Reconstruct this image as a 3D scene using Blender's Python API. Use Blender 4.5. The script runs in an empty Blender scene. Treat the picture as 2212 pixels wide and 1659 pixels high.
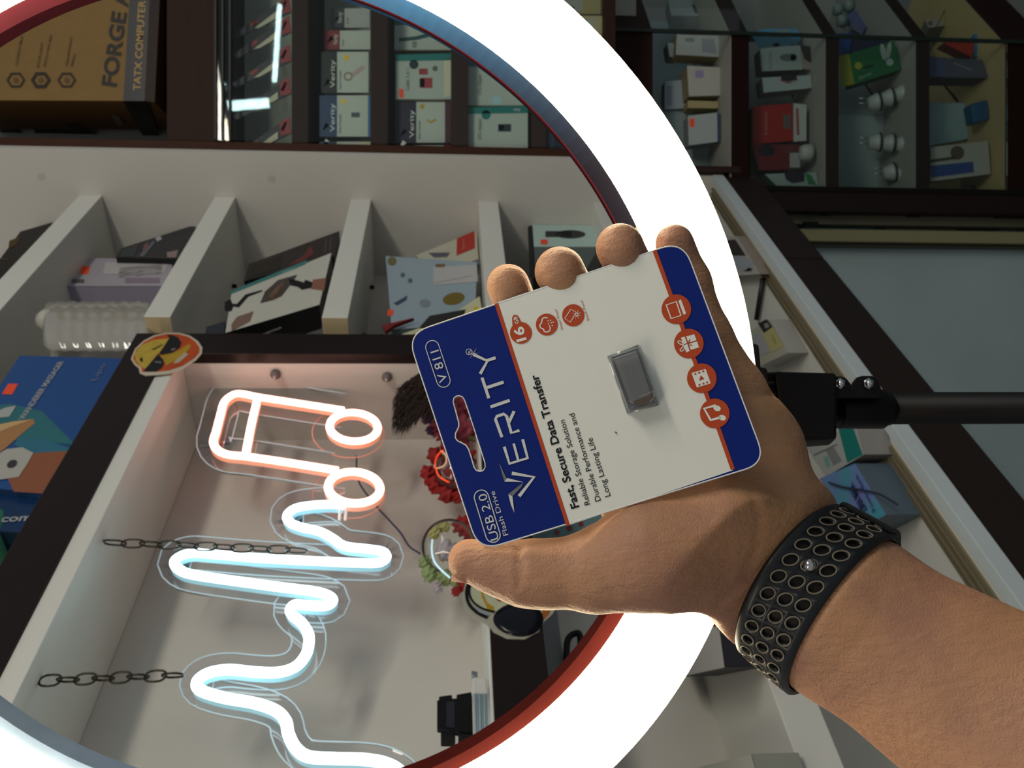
import bpy, bmesh, math, random
import numpy as np
from mathutils import Vector, Matrix
random.seed(7)
SC = bpy.context.scene
COL = SC.collection
# ------------------------------------------------------------------ camera
F = 1850.0; CX, CY = 1106.0, 829.5
PITCH = math.atan(137 / F)
C0 = Vector((0, 0, 1.5))
FW = Vector((0, math.cos(PITCH), -math.sin(PITCH)))
UP = Vector((0, math.sin(PITCH), math.cos(PITCH)))
XR = Vector((1, 0, 0))
cd = bpy.data.cameras.new('camera'); cam = bpy.data.objects.new('camera', cd); COL.objects.link(cam)
m = Matrix.Identity(4)
for i in range(3):
    m[i][0] = -UP[i]; m[i][1] = XR[i]; m[i][2] = -FW[i]; m[i][3] = C0[i]
cam.matrix_world = m
cd.sensor_width = 36; cd.lens = F / 2212 * 36
cd.clip_start = 0.02; cd.clip_end = 50
cd.dof.use_dof = True; cd.dof.focus_distance = 0.30; cd.dof.aperture_fstop = 34
SC.camera = cam
# ------------------------------------------------------------------ light
w = bpy.data.worlds.new('room_light'); SC.world = w; w.use_nodes = True
bg = w.node_tree.nodes['Background']; bg.inputs[0].default_value = (0.80, 0.84, 0.90, 1); bg.inputs[1].default_value = 0.27
def area(name, loc, target, sx, sy, power, col):
    l = bpy.data.lights.new(name, 'AREA'); l.shape = 'RECTANGLE'; l.size = sx; l.size_y = sy
    l.energy = power; l.color = col
    o = bpy.data.objects.new(name, l); COL.objects.link(o); o.location = loc
    o.rotation_euler = (Vector(target) - Vector(loc)).to_track_quat('-Z', 'Y').to_euler()
    return o
area('ceiling_tube', (1.3, -0.3, 2.65), (0.1, 1.5, 1.2), 1.2, 0.12, 17.0, (1.0, .93, .80))
area('ceiling_tube', (-1.0, -0.9, 2.75), (0.0, 1.2, 1.3), 1.2, 0.12, 8.0, (1.0, .88, .68))
SC.view_settings.view_transform = 'Standard'; SC.view_settings.look = 'None'
SC.view_settings.gamma = 1; SC.view_settings.use_curve_mapping = False
SC.view_settings.exposure = 0.0
# ------------------------------------------------------------------ geometry helpers
def ray(px, py):
    return FW + (-UP) * ((px - CX) / F) + (-XR) * ((py - CY) / F)
def cpt(px, py, z):
    return C0 + ray(px, py) * z
class Pl:
    def __init__(s, o, n):
        s.o = Vector(o); s.n = Vector(n).normalized()
        if s.n.dot(C0 - s.o) < 0: s.n = -s.n
    def hit(s, px, py, off=0.0):
        r = ray(px, py); o = s.o + s.n * off
        return C0 + r * ((o - C0).dot(s.n) / r.dot(s.n))
    def back(s, d): return Pl(s.o - s.n * d, s.n)
def srgb(h):
    h = h.lstrip('#'); v = [int(h[i:i + 2], 16) / 255 for i in (0, 2, 4)]
    return tuple([(c / 12.92 if c <= .04045 else ((c + .055) / 1.055) ** 2.4) for c in v]) + (1,)
MATS = {}
def M(col, rough=.5, metal=0, noise=0, emis=None, es=0, coat=0, bump=0, nscale=60, spec=.3, stretch=None):
    key = (col, rough, metal, noise, emis, es, coat, bump, nscale, spec, stretch)
    if key in MATS: return MATS[key]
    mt = bpy.data.materials.new('surface_' + col.lstrip('#')); mt.use_nodes = True
    nt = mt.node_tree; b = nt.nodes['Principled BSDF']
    c = srgb(col); b.inputs['Base Color'].default_value = c
    b.inputs['Roughness'].default_value = rough; b.inputs['Metallic'].default_value = metal
    b.inputs['Specular IOR Level'].default_value = spec
    if coat: b.inputs['Coat Weight'].default_value = coat; b.inputs['Coat Roughness'].default_value = .08
    tc = nt.nodes.new('ShaderNodeTexCoord'); mp = nt.nodes.new('ShaderNodeMapping')
    nt.links.new(tc.outputs['Object'], mp.inputs[0])
    if stretch: mp.inputs['Scale'].default_value = stretch
    nz = nt.nodes.new('ShaderNodeTexNoise'); nz.inputs['Scale'].default_value = nscale; nz.inputs['Detail'].default_value = 4
    nt.links.new(mp.outputs[0], nz.inputs[0])
    amt = noise if noise else .04
    mx = nt.nodes.new('ShaderNodeMix'); mx.data_type = 'RGBA'
    mx.inputs[6].default_value = tuple(x * (1 - amt) for x in c[:3]) + (1,)
    mx.inputs[7].default_value = tuple(min(1, x * (1 + amt)) for x in c[:3]) + (1,)
    nt.links.new(nz.outputs[0], mx.inputs[0]); nt.links.new(mx.outputs[2], b.inputs['Base Color'])
    if bump:
        bp = nt.nodes.new('ShaderNodeBump'); bp.inputs['Strength'].default_value = bump; bp.inputs['Distance'].default_value = .001
        nt.links.new(nz.outputs[0], bp.inputs['Height']); nt.links.new(bp.outputs[0], b.inputs['Normal'])
    if emis:
        b.inputs['Emission Color'].default_value = srgb(emis); b.inputs['Emission Strength'].default_value = es
    MATS[key] = mt; return mt
def emat(name, rgb, s):
    mt = bpy.data.materials.new(name); mt.use_nodes = True; nt = mt.node_tree; nt.nodes.clear()
    e = nt.nodes.new('ShaderNodeEmission'); e.inputs[0].default_value = rgb + (1,); e.inputs[1].default_value = s
    o = nt.nodes.new('ShaderNodeOutputMaterial'); nt.links.new(e.outputs[0], o.inputs[0]); return mt
def glassmat(name, tint=(.96, 1, .98), refl=.09, rough=.02, facing=.35):
    mt = bpy.data.materials.new(name); mt.use_nodes = True; nt = mt.node_tree; nt.nodes.clear()
    t = nt.nodes.new('ShaderNodeBsdfTransparent'); t.inputs[0].default_value = tint + (1,)
    g = nt.nodes.new('ShaderNodeBsdfGlossy'); g.inputs['Roughness'].default_value = rough
    lw = nt.nodes.new('ShaderNodeLayerWeight'); lw.inputs[0].default_value = facing
    mr = nt.nodes.new('ShaderNodeMapRange'); mr.inputs[3].default_value = refl; mr.inputs[4].default_value = 1
    nt.links.new(lw.outputs['Fresnel'], mr.inputs[0])
    mx = nt.nodes.new('ShaderNodeMixShader'); nt.links.new(mr.outputs[0], mx.inputs[0])
    nt.links.new(t.outputs[0], mx.inputs[1]); nt.links.new(g.outputs[0], mx.inputs[2])
    o = nt.nodes.new('ShaderNodeOutputMaterial'); nt.links.new(mx.outputs[0], o.inputs[0]); return mt
WORLD = {}
def mesh_obj(name, verts, faces, mat, parent=None, smooth=False, bevel=0, org=None):
    verts = [Vector(v) for v in verts]
    if org is None:
        lo = Vector([min(v[i] for v in verts) for i in range(3)]); hi = Vector([max(v[i] for v in verts) for i in range(3)])
        org = (lo + hi) / 2
        if parent is None: org.z = lo.z
    me = bpy.data.meshes.new(name); me.from_pydata([v - org for v in verts], [], faces); me.update()
    o = bpy.data.objects.new(name, me); COL.objects.link(o)
    if mat: me.materials.append(mat)
    if smooth: me.polygons.foreach_set('use_smooth', [True] * len(me.polygons))
    if bevel:
        b = o.modifiers.new('bevel', 'BEVEL'); b.width = bevel; b.segments = 2; b.limit_method = 'ANGLE'
    WORLD[o.name] = org
    if parent is not None:
        o.parent = parent; o.location = org - WORLD[parent.name]
    else: o.location = org
    return o
def tag(o, label=None, cat=None, group=None, kind=None):
    if label: o['label'] = label
    if cat: o['category'] = cat
    if group: o['group'] = group
    if kind: o['kind'] = kind
    return o
def thing(name, loc, label, cat, group=None):
    o = bpy.data.objects.new(name, None); COL.objects.link(o); o.empty_display_size = .02
    o.location = loc; WORLD[o.name] = Vector(loc); return tag(o, label, cat, group)
BF = [(0, 1, 2, 3), (7, 6, 5, 4), (0, 4, 5, 1), (1, 5, 6, 2), (2, 6, 7, 3), (3, 7, 4, 0)]
def fixn(o):
    bm = bmesh.new(); bm.from_mesh(o.data); bmesh.ops.recalc_face_normals(bm, faces=bm.faces); bm.to_mesh(o.data); bm.free(); return o
def hexa(name, q, vec, mat, parent=None, bevel=0):
    return fixn(mesh_obj(name, list(q) + [p + vec for p in q], BF, mat, parent, bevel=bevel))
def wbox(name, x0, x1, y0, y1, z0, z1, mat, parent=None, bevel=0):
    q = [Vector((x0, y0, z0)), Vector((x1, y0, z0)), Vector((x1, y0, z1)), Vector((x0, y0, z1))]
    return hexa(name, q, Vector((0, y1 - y0, 0)), mat, parent, bevel)
def flat(name, pl, pts, mat, parent, off=.0006, th=0):
    v = [pl.hit(x, y, off) for x, y in pts]
    if th:
        n = len(v); vv = v + [p - pl.n * th for p in v]
        fs = [tuple(range(n)), tuple(range(2 * n - 1, n - 1, -1))] + [(i, (i + 1) % n, n + (i + 1) % n, n + i) for i in range(n)]
        return fixn(mesh_obj(name, vv, fs, mat, parent))
    return mesh_obj(name, v, [tuple(range(len(v)))], mat, parent)
def rect(x0, y0, x1, y1): return [(x0, y0), (x1, y0), (x1, y1), (x0, y1)]
def disc(cx, cy, r, n=28, ry=None, rot=0):
    ry = ry or r
    return [(cx + r * math.cos(a) * math.cos(rot) - ry * math.sin(a) * math.sin(rot), cy + r * math.cos(a) * math.sin(rot) + ry * math.sin(a) * math.cos(rot)) for a in [2 * math.pi * i / n for i in range(n)]]
def ribbon(name, pl, pts, wd, mat, parent, off=.0008, closed=False):
    """flat printed line of pixel width wd"""
    P = [Vector(p) for p in pts]; n = len(P); L = []; R = []
    for i in range(n):
        a = P[(i - 1) % n] if (i or closed) else P[0]; b = P[(i + 1) % n] if (i < n - 1 or closed) else P[-1]
        d = (b - a).normalized(); nn = Vector((-d.y, d.x)) * wd / 2
        L.append(P[i] + nn); R.append(P[i] - nn)
    v = [pl.hit(p.x, p.y, off) for p in L + R]
    fs = [(i, (i + 1) % n, n + (i + 1) % n, n + i) for i in range(n if closed else n - 1)]
    return mesh_obj(name, v, fs, mat, parent)
def multi(name, pl, polys, mat, parent, off=.0008):
    v = []; fs = []
    for p in polys:
        s = len(v); v += [pl.hit(x, y, off) for x, y in p]; fs.append(tuple(range(s, len(v))))
    return mesh_obj(name, v, fs, mat, parent)
TXT = {}
def textmesh(s, bold):
    k = (s, bold)
    if k not in TXT:
        c = bpy.data.curves.new('t', 'FONT'); c.body = s; c.size = 1; c.offset = bold; c.resolution_u = 4
        o = bpy.data.objects.new('t', c); COL.objects.link(o)
        dg = bpy.context.evaluated_depsgraph_get(); me = o.evaluated_get(dg).to_mesh()
        v = [tuple(x.co) for x in me.vertices]; f = [tuple(p.vertices) for p in me.polygons]
        o.evaluated_get(dg).to_mesh_clear(); bpy.data.objects.remove(o); bpy.data.curves.remove(c)
        TXT[k] = (v, f)
    return TXT[k]
def text(s, pl, a, b, cap, mat, parent, off=.0008, bold=0.0, name='lettering', shear=0):
    A = pl.hit(*a, off); B = pl.hit(*b, off); W = (B - A).length; ux = (B - A).normalized(); uy = pl.n.cross(ux)
    v, f = textmesh(s, bold)
    if not v: return
    x0 = min(p[0] for p in v); x1 = max(p[0] for p in v); d = (A - C0).dot(FW); h = cap * d / F / .70
    sx = W / (x1 - x0)
    return mesh_obj(name, [A + ux * ((p[0] - x0) * sx + shear * p[1] * h) + uy * (p[1] * h) for p in v], f, mat, parent)
def tube(name, pts, r, mat, parent=None, seg=10, closed=False, caps=True, radii=None):
    P = [Vector(p) for p in pts]; n = len(P); v = []; prev = None
    for i in range(n):
        a = P[i - 1] if (i or closed) else P[0]; b = P[(i + 1) % n] if (i < n - 1 or closed) else P[-1]
        t = (b - a).normalized()
        if prev is None:
            u = t.cross(Vector((0, 0, 1)));
            if u.length < .1: u = t.cross(Vector((1, 0, 0)))
        else: u = prev - t * prev.dot(t)
        u.normalize(); prev = u; w_ = t.cross(u); rr = radii[i] if radii else r
        v += [P[i] + (u * math.cos(2 * math.pi * k / seg) + w_ * math.sin(2 * math.pi * k / seg)) * rr for k in range(seg)]
    fs = []
    for i in range(n if closed else n - 1):
        j = (i + 1) % n
        fs += [(i * seg + k, i * seg + (k + 1) % seg, j * seg + (k + 1) % seg, j * seg + k) for k in range(seg)]
    if not closed and caps: fs += [tuple(range(seg)), tuple(range((n - 1) * seg, n * seg))]
    return fixn(mesh_obj(name, v, fs, mat, parent, smooth=True))
def lathe(name, base, axis, prof, mat, parent=None, seg=24):
    """prof: (dist along axis, radius)"""
    ax = Vector(axis).normalized(); u = ax.cross(Vector((0, 0, 1)))
    if u.length < .1: u = ax.cross(Vector((1, 0, 0)))
    u.normalize(); w_ = ax.cross(u); v = []
    for d, r in prof: v += [Vector(base) + ax * d + (u * math.cos(2 * math.pi * k / seg) + w_ * math.sin(2 * math.pi * k / seg)) * r for k in range(seg)]
    fs = [(i * seg + k, i * seg + (k + 1) % seg, (i + 1) * seg + (k + 1) % seg, (i + 1) * seg + k) for i in range(len(prof) - 1) for k in range(seg)]
    fs += [tuple(range(seg)), tuple(range((len(prof) - 1) * seg, len(prof) * seg))]
    return fixn(mesh_obj(name, v, fs, mat, parent, smooth=True))
def ball(name, c, r, mat, parent=None, sc=(1, 1, 1), seed=0, rough=0, sub=2):
    bm = bmesh.new(); bmesh.ops.create_icosphere(bm, subdivisions=sub, radius=1)
    rnd = random.Random(seed); vs = []
    for v in bm.verts:
        k = 1 + rough * (rnd.random() - .5) * 2
        vs.append(Vector(c) + Vector([v.co[i] * r * sc[i] * k for i in range(3)]))
    fs = [tuple(x.index for x in f.verts) for f in bm.faces]; bm.free()
    return mesh_obj(name, vs, fs, mat, parent, smooth=True)
def catmull(pts, n=8, closed=False):
    P = [Vector(p) for p in pts]; N = len(P); out = []
    for i in range(N if closed else N - 1):
        p0 = P[(i - 1) % N] if (i or closed) else P[0]; p1 = P[i]; p2 = P[(i + 1) % N]
        p3 = P[(i + 2) % N] if (i + 2 < N or closed) else P[-1]
        for k in range(n):
            t = k / n
            out.append(.5 * (2 * p1 + (p2 - p0) * t + (2 * p0 - 5 * p1 + 4 * p2 - p3) * t * t + (3 * p1 - p0 - 3 * p2 + p3) * t ** 3))
    if not closed: out.append(P[-1])
    return out
def seatz(o_list):
    return min(WORLD[o.name].z for o in o_list)
# ------------------------------------------------------------------ base materials
WOOD = M('#2e1a12', .6, noise=.35, nscale=14, stretch=(1, 1, 14), spec=.15)
WOODV = M('#3b2114', .6, noise=.3, nscale=12, stretch=(14, 14, 1), spec=.15)
DARK = M('#1d1312', .3, noise=.15, nscale=10, spec=.22)
LAM = M('#c9c5bd', .45, noise=.03, nscale=5)
LAMW = M('#d7d6ce', .4, noise=.03, nscale=5)
EDGE = M('#c9b48c', .6, noise=.06)
GREEN = M('#1c2722', .25)
BLK = M('#0c0c0e', .5, spec=.2)
BLKM = M('#08080a', .6, spec=.15)
ORS = M('#f2512c', .5)
WHITE = M('#d8d8d4', .5)
PANE = glassmat('glass_pane', refl=.02, facing=.08)
CLEAR = glassmat('clear_acrylic', tint=(.97, .97, .98), refl=.05, facing=.3)
# ------------------------------------------------------------------ planes of the shop
dL = Vector((.559, .829, 0)).normalized(); nI = Vector((-.829, .559, 0)).normalized()
PL0 = Vector((.068, 1.5, 0))
PLL = Pl(PL0, nI)
PLL.n = -nI
def Ls(s): p = Pl(PL0 + nI * s, nI); p.n = -nI; return p
def Lp(t, s, z): return Vector((PL0.x, PL0.y, 0)) + dL * t + nI * s + Vector((0, 0, z))
def lbox(name, t0, t1, s0, s1, z0, z1, mat, parent=None, bevel=0):
    q = [Lp(t0, s0, z0), Lp(t1, s0, z0), Lp(t1, s0, z1), Lp(t0, s0, z1)]
    return hexa(name, q, nI * (s1 - s0), mat, parent, bevel)
Z = 1.5; FZ = -.12   # floor level (camera sits at 1.5)
def struct(o): return tag(o, kind='structure')
def Yp(y): return Pl((0, y, 0), (0, -1, 0))
def xz(px, py, y):
    p = Yp(y).hit(px, py); return p.x, p.z
# lamps of the room behind the camera (their mirror images show in the upper case glass)
LT = emat('tube_cool', (.66, .97, 1.0), 40.0); LY = emat('tube_warm', (1.0, .85, .55), 26.0)
def lampat(px, py):
    p = Pl((0, 4.99, 0), (0, -1, 0)).hit(px, py); return Vector((p.x, -1.002, p.z))
for nm, a, b, r_, mt, lab in (('tube_lamp', (604, 6), (592, 182), .0135, LT, 'long cool white tube lamp behind the camera mirrored in the display glass'),
        ('tube_lamp', (490, 229), (586, 221), .027, LT, 'short upright cool white tube lamp behind the camera mirrored in display glass'),
        ('tube_lamp', (486, 254), (491, 312), .012, LY, 'short warm tube lamp behind the camera mirrored at the case edge'),
        ('spot_lamp', (481, 178), (484, 190), .012, LT, 'tiny cool lamp behind the camera mirrored as a dot at the case edge')):
    A_, B_ = lampat(*a), lampat(*b); t = thing(nm, (A_ + B_) / 2, lab, 'lamp')
    tube('glowing_tube', [A_, B_], r_, mt, t, 12)
    d_ = (B_ - A_).normalized()
    for e_ in (A_, B_): lathe('end_cap', e_ - d_ * .01, d_, [(0, r_ * 1.1), (.02, r_ * 1.1)], M('#c8c8c4', .5), t, 12)
# ------------------------------------------------------------------ room shell
struct(wbox('floor', -2.5, 3.5, -1.5, 3.2, FZ - .02, FZ, M('#6d7370', .3, noise=.15, nscale=3)))
struct(wbox('wall_back', -2.5, 3.5, 3.1, 3.16, FZ, 3.0, M('#8e918c', .7)))
PG = Yp(2.36)
struct(wbox('wall_corner', -.9, .43, 2.30, 2.34, FZ, .95, M('#a2b2b2', .45, noise=.22, nscale=2.2)))
# ------------------------------------------------------------------ left wall cabinet
cab = thing('wall_cabinet', Lp(0, .1, .0), 'tall white laminate wall cabinet with dark brown trim and a glowing sign niche', 'cabinet')
H = lambda z: Z + z
lbox('shelf', -1.15, .66, 0, .20, H(.80), H(.85), LAMW, cab, .001)
for zt, zb in ((.545, .498), (.23, .183), (-.071, -.118)):
    s = lbox('shelf', .095, .66, 0, .20, H(zb), H(zt), LAMW, cab, .001)
    e = lbox('edge_band', .0944, .0952, .001, .199, H(zb + .001), H(zt - .001), EDGE, s)
lbox('shelf', -1.15, .86, 0, .36, H(-.395), H(-.35), LAMW, cab, .001)
lbox('back_panel', -1.15, .66, .20, .215, H(-.35), H(1.35), LAM, cab)
lbox('back_panel', -1.15, .86, .36, .375, H(-.72), H(-.35), LAM, cab)
sp = lbox('side_panel', .66, .675, -.108, .20, H(-.37), H(1.35), LAM, cab)
lbox('side_panel', .86, .875, 0, .36, H(-.72), H(-.37), LAM, cab)
# screw caps on the side panel
SP = Pl(Lp(.66, 0, 1.5), dL); SP.n = -dL
for x, y in ((88, 381), (586, 386)):
    flat('screw_cap', SP, disc(x, y, 8), M('#bdb8ae', .5), sp, .0008)
for zt in (.498, .183):
    for t0 in (.52, .30):
        p = Lp(t0, .16, H(zt))
        lathe('shelf_pin', p, (0, 0, -1), [(0, .005), (.008, .005), (.010, .003)], BLK, cab, 10)
# vertical trim strips at the back under shelf ends
# header, post, niche
hd = lbox('header_board', -1.15, .03, -.004, .016, H(.472), H(.537), DARK, cab, .001)
lbox('header_top', -1.15, .03, .016, .20, H(.52), H(.537), LAM, cab)
lbox('niche_top', -1.15, -.036, 0, .18, H(.446), H(.472), LAMW, cab, .001)
lbox('post', -.036, .03, -.004, .016, H(-.108), H(.472), DARK, cab, .001)
ns = lbox('niche_side', -.036, -.020, .016, .19, H(-.045), H(.446), LAM, cab)
lbox('niche_back', -1.15, -.036, .18, .19, H(-.045), H(.446), LAM, cab)
lbox('niche_floor', -1.15, -.036, .0, .18, H(-.06), H(-.045), LAMW, cab, .001)
lbox('rail', -1.15, .03, -.004, .014, H(-.108), H(-.047), DARK, cab, .001)
lbox('post_side', .018, .03, .016, .2, H(-.35), H(.52), LAM, cab)
lbox('inner_rail', -1.15, .018, .17, .2, H(-.155), H(-.06), M('#7f8486', .5), cab)
# lower floor with sliding-door tracks
lbox('cabinet_floor', -1.15, .86, .016, .36, H(-.72), H(-.70), LAMW, cab)
lbox('front_edge', -1.15, .86, -.004, .016, H(-.722), H(-.694), M('#c6cfd0', .4), cab, .001)
for s0 in (.030, .042, .054):
    lbox('door_track', -1.15, .85, s0, s0 + .004, H(-.70), H(-.693), M('#8a8068', .35, metal=.5), cab)
lbox('track_bed', -1.15, .85, .028, .060, H(-.70), H(-.6975), M('#8d836d', .5), cab)
for i, (a, b) in enumerate(((-1.15, -.155), (-.150, .36), (.365, .87))):
    lbox('plinth_board', a, b, -.001, .02, H(-.812), H(-.722), M('#231a17', .45, noise=.15, nscale=8), cab, .001)
# seam lines on the side of the plinth: door frame uprights of the corner
fr = thing('door_frame', (.36, 2.25, 0), 'pair of narrow cream door profiles beside the dark counter post', 'door frame')
for y0, y1, yy, c in ((462, 486, 2.25, '#5f5d4c'), (497, 522, 2.24, '#85805f'), (526, 532, 2.26, '#3f3b2e')):
    xa = xz(1900, y1, yy)[0]; xb = xz(1900, y0, yy)[0]
    wbox('profile', xa, xb, yy, yy + .04, FZ, .83, M(c, .45), fr)
q = wbox('latch', xz(1750, 489, 2.235)[0], xz(1750, 480, 2.235)[0], 2.225, 2.24, xz(1765, 480, 2.235)[1], xz(1735, 480, 2.235)[1], BLK, fr)
# ------------------------------------------------------------------ upper glass display case (frontal)
YU = 2.0
du = thing('display_case', (.9, 2.1, 1.1), 'dark wood framed glass display case with flash drive cards, right of white cabinet', 'display case')
wbox('post', .526, .554, YU, YU + .3, 1.128, 3.0, WOODV, du, .001)
def zpx(px, y=YU): return xz(px, 200, y)[1]
for a, b in ((360, 470), (630, 666), (800, 838), (975, 1012), (1150, 1180), (1308, 1330)):
    wbox('shelf', .554, 1.5, YU, YU + .26, zpx(b), zpx(a), WOOD, du, .001)
wbox('back_panel', .554, 1.5, YU + .26, YU + .27, 1.0, 3.0, M('#a9aba2', .6), du)
wbox('side_lining', .554, .558, YU + .02, YU + .26, 1.13, zpx(470), M('#241a15', .5), du)
gp = wbox('glass_pane', .556, 1.48, YU - .006, YU - .002, zpx(1300), zpx(470), PANE, du)
for px in (466, 481, 497):  # sliding pane tracks
    wbox('pane_track', .556, 1.48, YU - .012, YU - .002, zpx(px + 4), zpx(px), M('#24272a', .5), du)
# ------------------------------------------------------------------ lower display case with angled end
YD = 2.2
dd = thing('display_counter', (.75, 2.3, 0), 'low dark wood glass counter with angled corner full of chargers and gadgets', 'counter')
def zd(px): return xz(px, 200, YD)[1]
XA = .455; XC = .918; DV = Vector((.743, .669, 0)); DN = Vector((-.669, .743, 0))
def plan(name, x0, z0, z1, mat, depth=.24, ext=.55, inset=0, bev=.001):
    a = Vector((x0, YD + inset, 0)); c = Vector((XC, YD, 0)) + (DN * inset if inset else Vector()); e = c + DV * ext
    k = [a, c, e, e + DN * depth, c + (Vector((0, 1, 0)) + DN).normalized() * depth, a + Vector((0, depth, 0))]
    v = [p + Vector((0, 0, z0)) for p in k] + [p + Vector((0, 0, z1)) for p in k]
    fs = [tuple(range(6)), tuple(range(11, 5, -1))] + [(i, (i + 1) % 6, 6 + (i + 1) % 6, 6 + i) for i in range(6)]
    return fixn(mesh_obj(name, v, fs, mat, dd, bevel=bev))
plan('top_board', .53, zd(1410), zd(1312), M('#2c1614', .6, noise=.2, nscale=9, spec=.15))
for a, b in ((1580, 1618), (1784, 1812), (1979, 2008)):
    plan('shelf', XA, zd(b), zd(a), M('#1e0c0a', .6, noise=.2, nscale=9, spec=.12))
plan('base_board', XA, FZ, zd(2172), M('#1e0c0a', .6, noise=.2, nscale=9, spec=.12))
wbox('post', xz(1900, 458, YD)[0], xz(1900, 408, YD)[0], YD - .002, YD + .24, FZ, zd(1618), M('#1a0b09', .5), dd, .001)
wbox('post', xz(1500, 372, YD)[0], xz(1500, 358, YD)[0], YD - .002, YD + .24, zd(1600), zd(1410), M('#2c1614', .5), dd, .001)
wbox('post_trim', xz(1900, 417, YD)[0], xz(1900, 406, YD)[0], YD - .006, YD - .001, FZ, zd(1618), M('#15120f', .35, metal=.3), dd)
def backs(z0, z1, mat): return plan('back_panel', XA, z0, z1, mat, .01, .55, .225, 0)
for a, b, c in ((1410, 1580, '#8fa3a3'), (1618, 1784, '#7d8585'), (1812, 1979, '#8b9a9a'), (2008, 2172, '#b7a877')):
    backs(zd(b), zd(a), M(c, .6))
for a, c, lip in ((1580, '#9d9d95', 40), (1784, '#9a9791', 30), (1979, '#8f8f8b', 36), (2172, '#a6966a', 32)):
    plan('shelf_liner', XA + .01, zd(a) , zd(a) + .0015, M(c, .6), .225, .55, .003, 0)
gm = glassmat('counter_glass', tint=(.93, .97, .96), refl=.02, facing=.2)
wbox('glass_pane', xz(1900, 408, YD)[0], XC, YD - .008, YD - .004, zd(2172), zd(1618), gm, dd)
q0 = Vector((XC, YD - .006, 0)) ; 
hexa('glass_pane', [q0 + Vector((0, 0, zd(2172))), q0 + DV * .5 + Vector((0, 0, zd(2172))), q0 + DV * .5 + Vector((0, 0, zd(1410))), q0 + Vector((0, 0, zd(1410)))], DN * .004, glassmat('counter_glass_end', tint=(.92, .96, .95), refl=.03, facing=.01), dd)
wbox('glass_edge', XC - .004, XC + .005, YD - .010, YD - .002, FZ, zd(1160), GREEN, dd)
# ------------------------------------------------------------------ product helper
def product(name, label, cat, group, quad, pl, thick, side, front=None, deco=(), bev=.0012, lift=0):
    q = [pl.hit(x, y) for x, y in quad]; vec = -pl.n * thick
    c = sum(q, Vector()) / len(q) + vec / 2; c.z = min(p.z for p in q)
    t = thing(name, c, label, cat, group)
    hexa('body', q, vec, side, t, bev)
    if front: flat('front_panel', pl, quad, front, t, .0006)
    for d in deco:
        k = d[0]
        if k == 'p': flat(d[3] if len(d) > 3 else 'print', pl, d[1], d[2], t, .0012 if len(d) < 5 else d[4])
        elif k == 't': text(d[1], pl, d[2], d[3], d[4], d[5], t, .002, d[6] if len(d) > 6 else 0)
        elif k == 'r': ribbon('print_line', pl, d[1], d[2], d[3], t, .0014)
    return t
U1 = Yp(2.03); 
INK = M('#1b1712', .6); INKW = M('#d9dad6', .5)
# ---- cardboard case box (front print)
KR = M('#80643a', .65, noise=.12, nscale=30, spec=.2); KRS = M('#5e4019', .7, noise=.15, nscale=30)
FB = Yp(2.0)
fq = [(-140, -140), (330, -140), (315, 218), (-140, 216)]
bx = product('cardboard_box', 'large brown cardboard computer case box printed FORGE on top of display case', 'box', None,
  [(-140, -140), (348, -140), (330, 218), (-140, 216)], FB, .22, KRS, KR,
  [('p', [(288, -140), (348, -140), (330, 218), (266, 218)], M('#16161a', .4, coat=.3), 'black_band'),
   ('p', [(330, -140), (352, -140), (334, 220), (312, 218)], M('#2a1a14', .6), 'lower_edge', .0018),
   ('t', 'FORGE', (250, 188), (273, 28), 30, M('#17140f', .5), .03),
   ('t', 'A', (275, 16), (277, -20), 28, M('#17140f', .5), .03),
   ('t', 'TATX COMPUTER CASE', (303, 196), (318, -60), 15, M('#b08c4e', .5), .01)])
hx = M('#2a2013', .6)
for cx in (34, 88, 144):
    hh = [(cx + 18 * math.cos(a), 173 + 16 * math.sin(a)) for a in [math.pi / 3 * i for i in range(6)]]
    ribbon('hexagon_icon', FB, hh, 5 if cx != 88 else 8, hx, bx, .002, True)
    flat('icon_mark', FB, disc(cx, 173, 6, 8), M('#5d4524', .6), bx, .002)
for i, (a, b) in enumerate((((38, 142), (50, 78)), ((84, 146), (94, 92)), ((98, 146), (113, 76)), ((146, 144), (157, 80)), ((157, 144), (164, 118)))):
    text(('COMPATIBLE', 'EXCELLENT', 'VENTILATION SIDE', 'TRANSPARENT', 'DESIGN')[i], FB, a, b, 5, hx, bx, .002)
SB = Pl(FB.hit(-140, 216), XR); SB = Pl(FB.hit(100, 217), XR)
flat('vent_print', SB, [(70, 262), (110, 264), (170, 266), (225, 298), (120, 296), (76, 290)], M('#120d08', .6), bx, .0008)
flat('vent_print', SB, [(0, 272), (40, 274), (52, 290), (0, 292)], M('#1a130b', .6), bx, .0008)
flat('label_print', SB, [(240, 248), (256, 250), (268, 270), (254, 272)], M('#6b6154', .6), bx, .0008)
flat('black_band', SB, [(266, 219), (318, 219), (346, 300), (312, 300)], M('#0c0b0c', .5), bx, .0010)
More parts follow.
